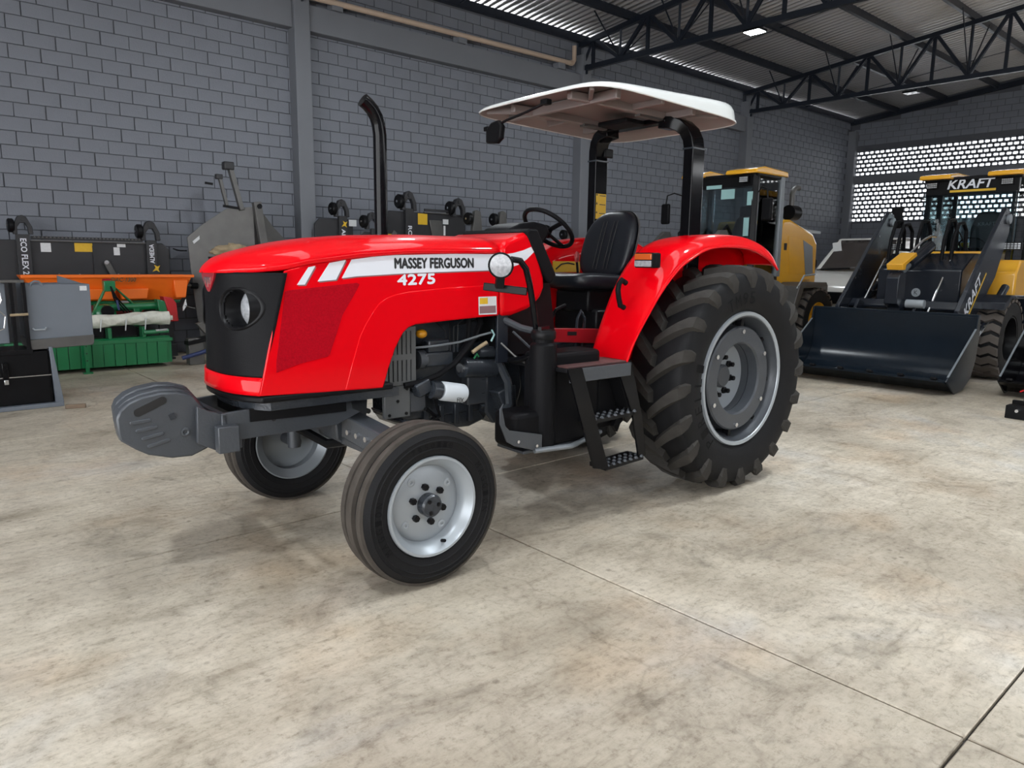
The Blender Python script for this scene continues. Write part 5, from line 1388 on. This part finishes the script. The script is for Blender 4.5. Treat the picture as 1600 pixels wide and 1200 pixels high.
MB().prism([(-.66, 1.68), (.66, 1.68), (.66, 2.78), (-.66, 2.78)], 'x', -1.222, -1.214).build('windscreen', 'glass', cab)
for s in (1, -1):
    MB().prism([(-1.36, 1.55), (-1.92, 1.55), (-1.92, 2.88), (-1.36, 2.88)], 'y', s * .668, s * .676).build('door_glass', 'glass', cab)
    MB().prism([(-1.98, 1.75), (-2.56, 1.75), (-2.56, 2.88), (-1.98, 2.88)], 'y', s * .668, s * .676).build('side_glass', 'glass', cab)
MB().prism([(-.60, 1.75), (.60, 1.75), (.60, 2.88), (-.60, 2.88)], 'x', -2.604, -2.596).build('rear_window', 'glass', cab)
text_mb('KRAFT', (-1.246, -.34, 2.86), (0, 1, 0), (0, 0, 1), .68, .15, .004, .2, .02).build('lettering', 'white', cab)
MB().box((-1.249, .03, 2.825), (.004, .66, .035)).build('logo_stripe', 'sticker_y', cab)
for y in (.52, -.56): led_bar(cab, (-1.22, y, 2.93), (.05, .17, .10))
kp(MB().box((-1.04, 0, 1.74), (.34, 1.10, .22)), 'front_cowl', 'yellow', bevel=.03)
kp(MB().prism([(-.72, .95), (-.72, 1.52), (-.90, 1.72), (-2.9, 1.72), (-2.9, .80), (-1.0, .80)], 'y', .55, .92), 'side_tank', 'yellow', bevel=.03)
kp(MB().prism([(-.72, .95), (-.72, 1.52), (-.90, 1.72), (-2.9, 1.72), (-2.9, .80), (-1.0, .80)], 'y', -.92, -.55), 'side_tank', 'yellow', bevel=.03)
kp(MB().prism([(-2.65, .60), (-2.65, 2.05), (-3.7, 1.85), (-4.1, 1.60), (-4.1, .60)], 'y', -.75, .75), 'engine_hood', 'yellow', bevel=.05)
kp(MB().box((-1.8, 0, .75), (3.6, .7, .5)), 'chassis', 'arm_black', bevel=.02)
def seat_in(parent, x, y, z, txt=None):
    o = MB().box((x, y, z), (.46, .48, .12)).build('driver_seat', 'vinyl', parent, bevel=.04, seg=3)
    MB().prism([(y - .24, z), (y + .24, z), (y + .25, z + .42), (y + .17, z + .66), (y + .09, z + .70), (y - .09, z + .70), (y - .17, z + .66), (y - .25, z + .42)], 'x', x - .26, x - .14).build('seat_back', 'vinyl', o, bevel=.04, seg=3)
    if txt: text_mb(txt, (x - .138, y - .13, z + .46), (0, 1, 0), (0, 0, 1), .26, .06, .003).build('lettering', 'rim_grey', o)
    return o
seat_in(K, -2.10, 0, 1.85, 'KRAFT')
kp(MB().tube([(-1.62 + .07 * math.cos(2 * math.pi * k / 28), .19 * math.sin(2 * math.pi * k / 28), 1.98 + .17 * math.cos(2 * math.pi * k / 28) * .6) for k in range(28)], .014, 8, closed=True), 'steering_wheel', 'black_plastic')
kp(MB().box((-1.48, 0, 1.74), (.16, .34, .36)), 'steering_console', 'black_plastic', bevel=.03)
kp(MB().tube([(-1.21, .16, 1.70), (-1.205, -.05, 2.12), (-1.205, -.25, 2.45)], .010, 6), 'wiper_arm', 'black_steel')
for s in (1, -1):
    kp(MB().tube([(-1.30, s * .68, 2.72), (-1.05, s * .86, 2.76), (-1.0, s * .98, 2.72), (-1.0, s * .99, 2.62)], .012, 6), 'mirror_arm', 'black_steel')
    kp(MB().box((-1.0, s * .99, 2.42), (.06, .17, .36)), 'mirror_head', 'black_plastic', bevel=.025)

# ---- yellow loader further back
F = thing('wheel_loader', 'yellow wheel loader with grey frame and glazed cab behind the red mudguard', 'loader', (9.9, 7.35, 0), math.pi)
def fp(mb, name, mat, parent=None, **k): return mb.build(name, mat, parent or F, **k)
for s in (1, -1): loader_wheel(F, 0, s * .85, s, 'yellow', .60, .40)
for s in (1, -1): loader_wheel(F, -3.0, s * .85, s, 'yellow', .60, .40)
for s in (1, -1):
    fp(MB().prism([(-.72, 1.95), (-.6, 2.14), (-.45, 2.14), (1.2, .90), (1.5, .45), (1.25, .35), (.95, .62), (-.55, 1.75)], 'y', s * .52, s * .60), 'lift_arm', 'implement_lt', bevel=.008)
    fp(MB().cyl((.4, s * .66, 1.2), (-.6, s * .66, 1.95), .035, 12), 'lift_cylinder', 'silver')
bucket_mb(F, 2.1, 1.05, 'implement')
fp(MB().box((-.60, 0, 1.2), (.9, 1.0, 1.1)), 'front_frame', 'implement_lt', bevel=.03)
fp(MB().box((-1.02, 0, 1.80), (.40, 1.15, .26)), 'front_cowl', 'yellow', bevel=.03)
for s in (1, -1):
    fp(MB().tube([(-.75, s * .42, 1.80), (-.72, s * .42, 2.12), (-.86, s * .42, 2.22), (-1.0, s * .42, 2.10), (-1.0, s * .42, 1.85)], .028, 8), 'hydraulic_hose', 'black_plastic')
led_bar(F, (-.90, .55, 1.98), (.05, .30, .10)); led_bar(F, (-.90, -.55, 1.98), (.05, .30, .10))
cf = fp(MB().box((-1.68, 0, 1.35), (.80, 1.40, .10)), 'cab_floor', 'arm_black', bevel=.01)
for x, y in ((-1.28, .68), (-1.28, -.68), (-2.02, .70), (-2.02, -.70)):
    MB().bar((x + (.06 if x > -1.5 else 0), y, 1.40), (x, y * .97, 3.08), .10 if x > -1.5 else .12, .10).build('cab_pillar', 'black_steel' if x > -1.5 else 'rim_grey', cf, bevel=.012)
MB().box((-1.28, 0, 2.98), (.09, 1.38, .24)).build('cab_header', 'black_steel', cf, bevel=.012)
MB().prism([(-1.12, 3.08), (-1.16, 3.15), (-1.40, 3.20), (-2.14, 3.17), (-2.18, 3.08)], 'y', .15, .74).build('roof_cap', 'yellow', cf, bevel=.02)
MB().prism([(-1.12, 3.08), (-1.16, 3.15), (-1.40, 3.20), (-2.14, 3.17), (-2.18, 3.08)], 'y', -.74, -.30).build('roof_cap', 'yellow', cf, bevel=.02)
MB().box((-1.66, 0, 3.06), (.86, 1.44, .06)).build('cab_roof', 'black_steel', cf, bevel=.02)
MB().prism([(-.66, 1.65), (.66, 1.65), (.66, 2.88), (-.66, 2.88)], 'x', -1.222, -1.214).build('windscreen', 'glass_dark', cf)
MB().prism([(-1.34, 1.45), (-1.96, 1.45), (-1.96, 3.0), (-1.34, 3.0)], 'y', .690, .698).build('door_glass', 'glass', cf)
MB().prism([(-1.34, 1.45), (-1.96, 1.45), (-1.96, 3.0), (-1.34, 3.0)], 'y', -.698, -.690).build('door_glass', 'glass', cf)
MB().prism([(-.62, 1.75), (.62, 1.75), (.62, 2.95), (-.62, 2.95)], 'x', -2.03, -2.022).build('rear_window', 'glass', cf)
for y, z, w, h in ((.18, 2.77, .26, .16), (-.10, 2.90, .30, .06), (-.52, 2.80, .12, .10), (.60, 2.68, .10, .22), (.56, 2.22, .10, .30)):
    MB().box((-1.208, y, z), (.004, w, h)).build('film_sticker', 'cyan_sticker', cf)
led_bar(cf, (-1.20, .48, 2.99), (.05, .17, .10))
seat_in(F, -1.72, .12, 1.75)
fp(MB().box((-1.92, .12, 2.50), (.10, .26, .24)), 'headrest', 'vinyl', bevel=.05, seg=3)
fp(MB().tube([(-1.62 + .07 * math.cos(2 * math.pi * k / 28), .1 + .19 * math.sin(2 * math.pi * k / 28), 1.92 + .11 * math.cos(2 * math.pi * k / 28)) for k in range(28)], .014, 8, closed=True), 'steering_wheel', 'black_plastic')
fp(MB().box((-1.46, .1, 1.66), (.16, .34, .36)), 'steering_console', 'black_plastic', bevel=.03)
hdd = fp(MB().prism([(-1.92, 1.20), (-2.06, 2.0), (-2.24, 2.38), (-2.5, 2.40), (-3.35, 2.18), (-3.54, 2.0), (-3.58, 1.18)], 'y', -.66, .66), 'engine_hood', 'yellow', bevel=.05, seg=3)
MB().prism([(-2.98, 2.05), (-3.34, 1.94), (-3.42, 1.46), (-3.16, 1.40)], 'y', .662, .668).build('hood_vent', 'rim_grey', hdd)
MB().prism([(-2.44, 2.10), (-2.94, 2.05), (-3.10, 1.44), (-2.54, 1.44)], 'y', .661, .667).build('hood_door', 'yellow', hdd, bevel=.002)
MB().box((-2.36, .664, 1.92), (.09, .006, .12)).build('door_latch', 'black_steel', hdd)
text_mb('TURBO', (-3.02, .669, 1.28), (-1, 0, 0), (0, 0, 1), .28, .06, .001).build('lettering', 'black_text', hdd)
fp(MB().cyl((-2.52, .58, 2.52), (-2.78, .58, 2.52), .13, 20), 'muffler', 'black_steel')
fp(MB().tube([(-2.62, .58, 2.58), (-2.62, .58, 2.84), (-2.66, .58, 2.92), (-2.74, .58, 2.96), (-2.84, .58, 2.96)], .045, 12), 'exhaust_pipe', 'implement_lt', smooth=60)
fp(MB().box((-3.88, 0, .80), (.62, 1.25, .90)), 'counterweight', 'implement_lt', bevel=.04)
fp(MB().box((-2.0, 0, .80), (3.2, .6, .6)), 'chassis', 'implement_lt', bevel=.02)
fp(MB().prism([(-2.22, 1.24), (-2.34, 1.30), (-3.20, 1.30), (-3.27, 1.22), (-2.36, 1.20), (-2.06, .70), (-1.98, .70)], 'y', .66, 1.06), 'rear_mudguard', 'implement_lt', bevel=.01)
fp(MB().bar((-2.10, 1.0, .55), (-2.40, 1.0, 1.22), .04, .10), 'step_rail', 'implement_lt', bevel=.004)
fp(MB().tube([(-2.2, 1.02, 1.20), (-2.42, 1.02, 1.42), (-2.8, 1.02, 1.44)], .016, 8), 'grab_rail', 'silver')
for s in (1, -1):
    fp(MB().tube([(-1.26, s * .72, 2.78), (-1.12, s * .86, 2.84), (-1.08, s * .98, 2.80), (-1.08, s * 1.0, 2.66)], .012, 6), 'mirror_arm', 'black_steel')
    fp(MB().box((-1.08, s * 1.0, 2.48), (.07, .18, .36)), 'mirror_head', 'black_plastic', bevel=.03)
fp(MB().bar((-3.35, .45, 2.24), (-4.0, .45, 2.22), .05, .05), 'rear_lamp_bar', 'silver')

# ---- white pickup behind
P_ = thing('pickup_truck', 'white pickup with dusty dark windscreen parked between the two loaders', 'car', (16.05, 6.85, 0), math.pi)
P_.scale = (1, 1, 1.06)
def pp_(mb, name, mat, parent=None, **k): return mb.build(name, mat, parent or P_, **k)
def pbody(pts, hw, name, mat, hw2=None, **k):
    hw2 = hw2 or hw
    mb = MB().prism(pts, 'y', -hw, hw)
    return pp_(mb, name, mat, **k)
pbody([(1.75, .45), (1.80, .80), (1.72, 1.10), (1.45, 1.28), (.60, 1.42), (.50, 1.42), (-1.2, 1.42), (-3.2, 1.38), (-3.2, .45)], .92, 'body', 'car_white', bevel=.08, seg=3)
hd_ = MB(); rf_ = []
bot = [(.72, .84), (-1.35, .84)]; top = [(.08, .66), (-1.10, .66)]
vs = [(.72, -.84, 1.40), (.72, .84, 1.40), (-1.35, .84, 1.40), (-1.35, -.84, 1.40), (.02, -.68, 2.06), (.02, .68, 2.06), (-1.10, .68, 2.08), (-1.10, -.68, 2.08)]
cabp = pp_(hd_._add(vs, [(0, 3, 2, 1), (4, 5, 6, 7), (0, 1, 5, 4), (1, 2, 6, 5), (2, 3, 7, 6), (3, 0, 4, 7)]), 'cab_shell', 'car_white', bevel=.07, seg=3)
def wsf(u, v):
    y = (-.78 + 1.56 * u) * (1 - .15 * v); return (.735 - .64 * v - .05 * (2 * u - 1) ** 2, y, 1.42 + .60 * v)
MB().grid(wsf, 14, 8).build('windscreen', 'car_glass', cabp, smooth=60, solid=.006)
pp_(MB().box((.74, -.35, 1.445), (.012, .62, .03), (R(3), 0, 0)), 'wiper_blade', 'black_plastic')
pp_(MB().prism([(-.60, 1.70), (-.66, 1.96), (-.48, 1.99), (-.42, 1.72)], 'x', .30, .306), 'paper_label', 'sticker_w')
for s in (1, -1):
    hl = pp_(MB().prism([(1.74, 1.12), (1.45, 1.20), (1.30, 1.10), (1.42, .95), (1.78, .90)], 'y', s * .70, s * .93), 'headlight', 'lens', bevel=.02)
    t = MB().lathe([(.20, -.1), (.36, -.11), (.38, -.08), (.38, .08), (.36, .11), (.20, .1)], 'y', n=36).build('tyre', 'rubber', P_, smooth=40); t.location = (1.05, s * .85, .38)
    MB().lathe([(0, -.05), (.22, -.08), (.22, .08), (0, .05)], 'y', n=24).build('rim', 'silver', t)
    t2 = MB().lathe([(.20, -.1), (.36, -.11), (.38, -.08), (.38, .08), (.36, .11), (.20, .1)], 'y', n=36).build('tyre', 'rubber', P_, smooth=40); t2.location = (-2.2, s * .85, .38)
    pp_(MB().box((.45, s * 1.02, 1.55), (.12, .22, .18)), 'door_mirror', 'black_plastic', bevel=.04)
pp_(MB().box((1.81, 0, .92), (.04, 1.0, .22)), 'radiator_grille', 'black_plastic', bevel=.02)

# ---- bucket and fork frame cut off by the right edge
B2 = thing('loose_bucket', 'black loader bucket standing on the floor at the right edge', 'bucket', (12.95, 1.62, 0), math.pi)
bucket_mb(B2, 2.36, 1.15, 'black_gloss', 'bucket_shell')
fk = thing('fork_carriage', 'black steel fork carriage with grey strut at the right edge', 'attachment', (9.25, 2.0, 0))
MB().box((.30, .05, .155), (.95, .10, .13)).build('carriage_beam', 'black_steel', fk, bevel=.006)
MB().box((-.08, .16, .07), (.14, .26, .14)).build('beam_foot', 'black_steel', fk, bevel=.006)
MB().bar((.35, .20, .36), (.08, .16, .17), .06, .012).build('strut', 'implement_lt', fk)
MB().box((.70, .20, .34), (.75, .05, .10)).build('upper_beam', 'black_steel', fk, bevel=.006)
MB().box((.75, .0, .045), (.06, .9, .05)).build('fork_tine', 'black_steel', fk, bevel=.006)
MB().box((.5, .22, .275), (.9, .012, .012)).build('red_strip', 'red', fk)
MB().cyl((-.16, .17, .10), (-.22, .17, .10), .018, 8).build('lock_pin', 'chrome', fk)
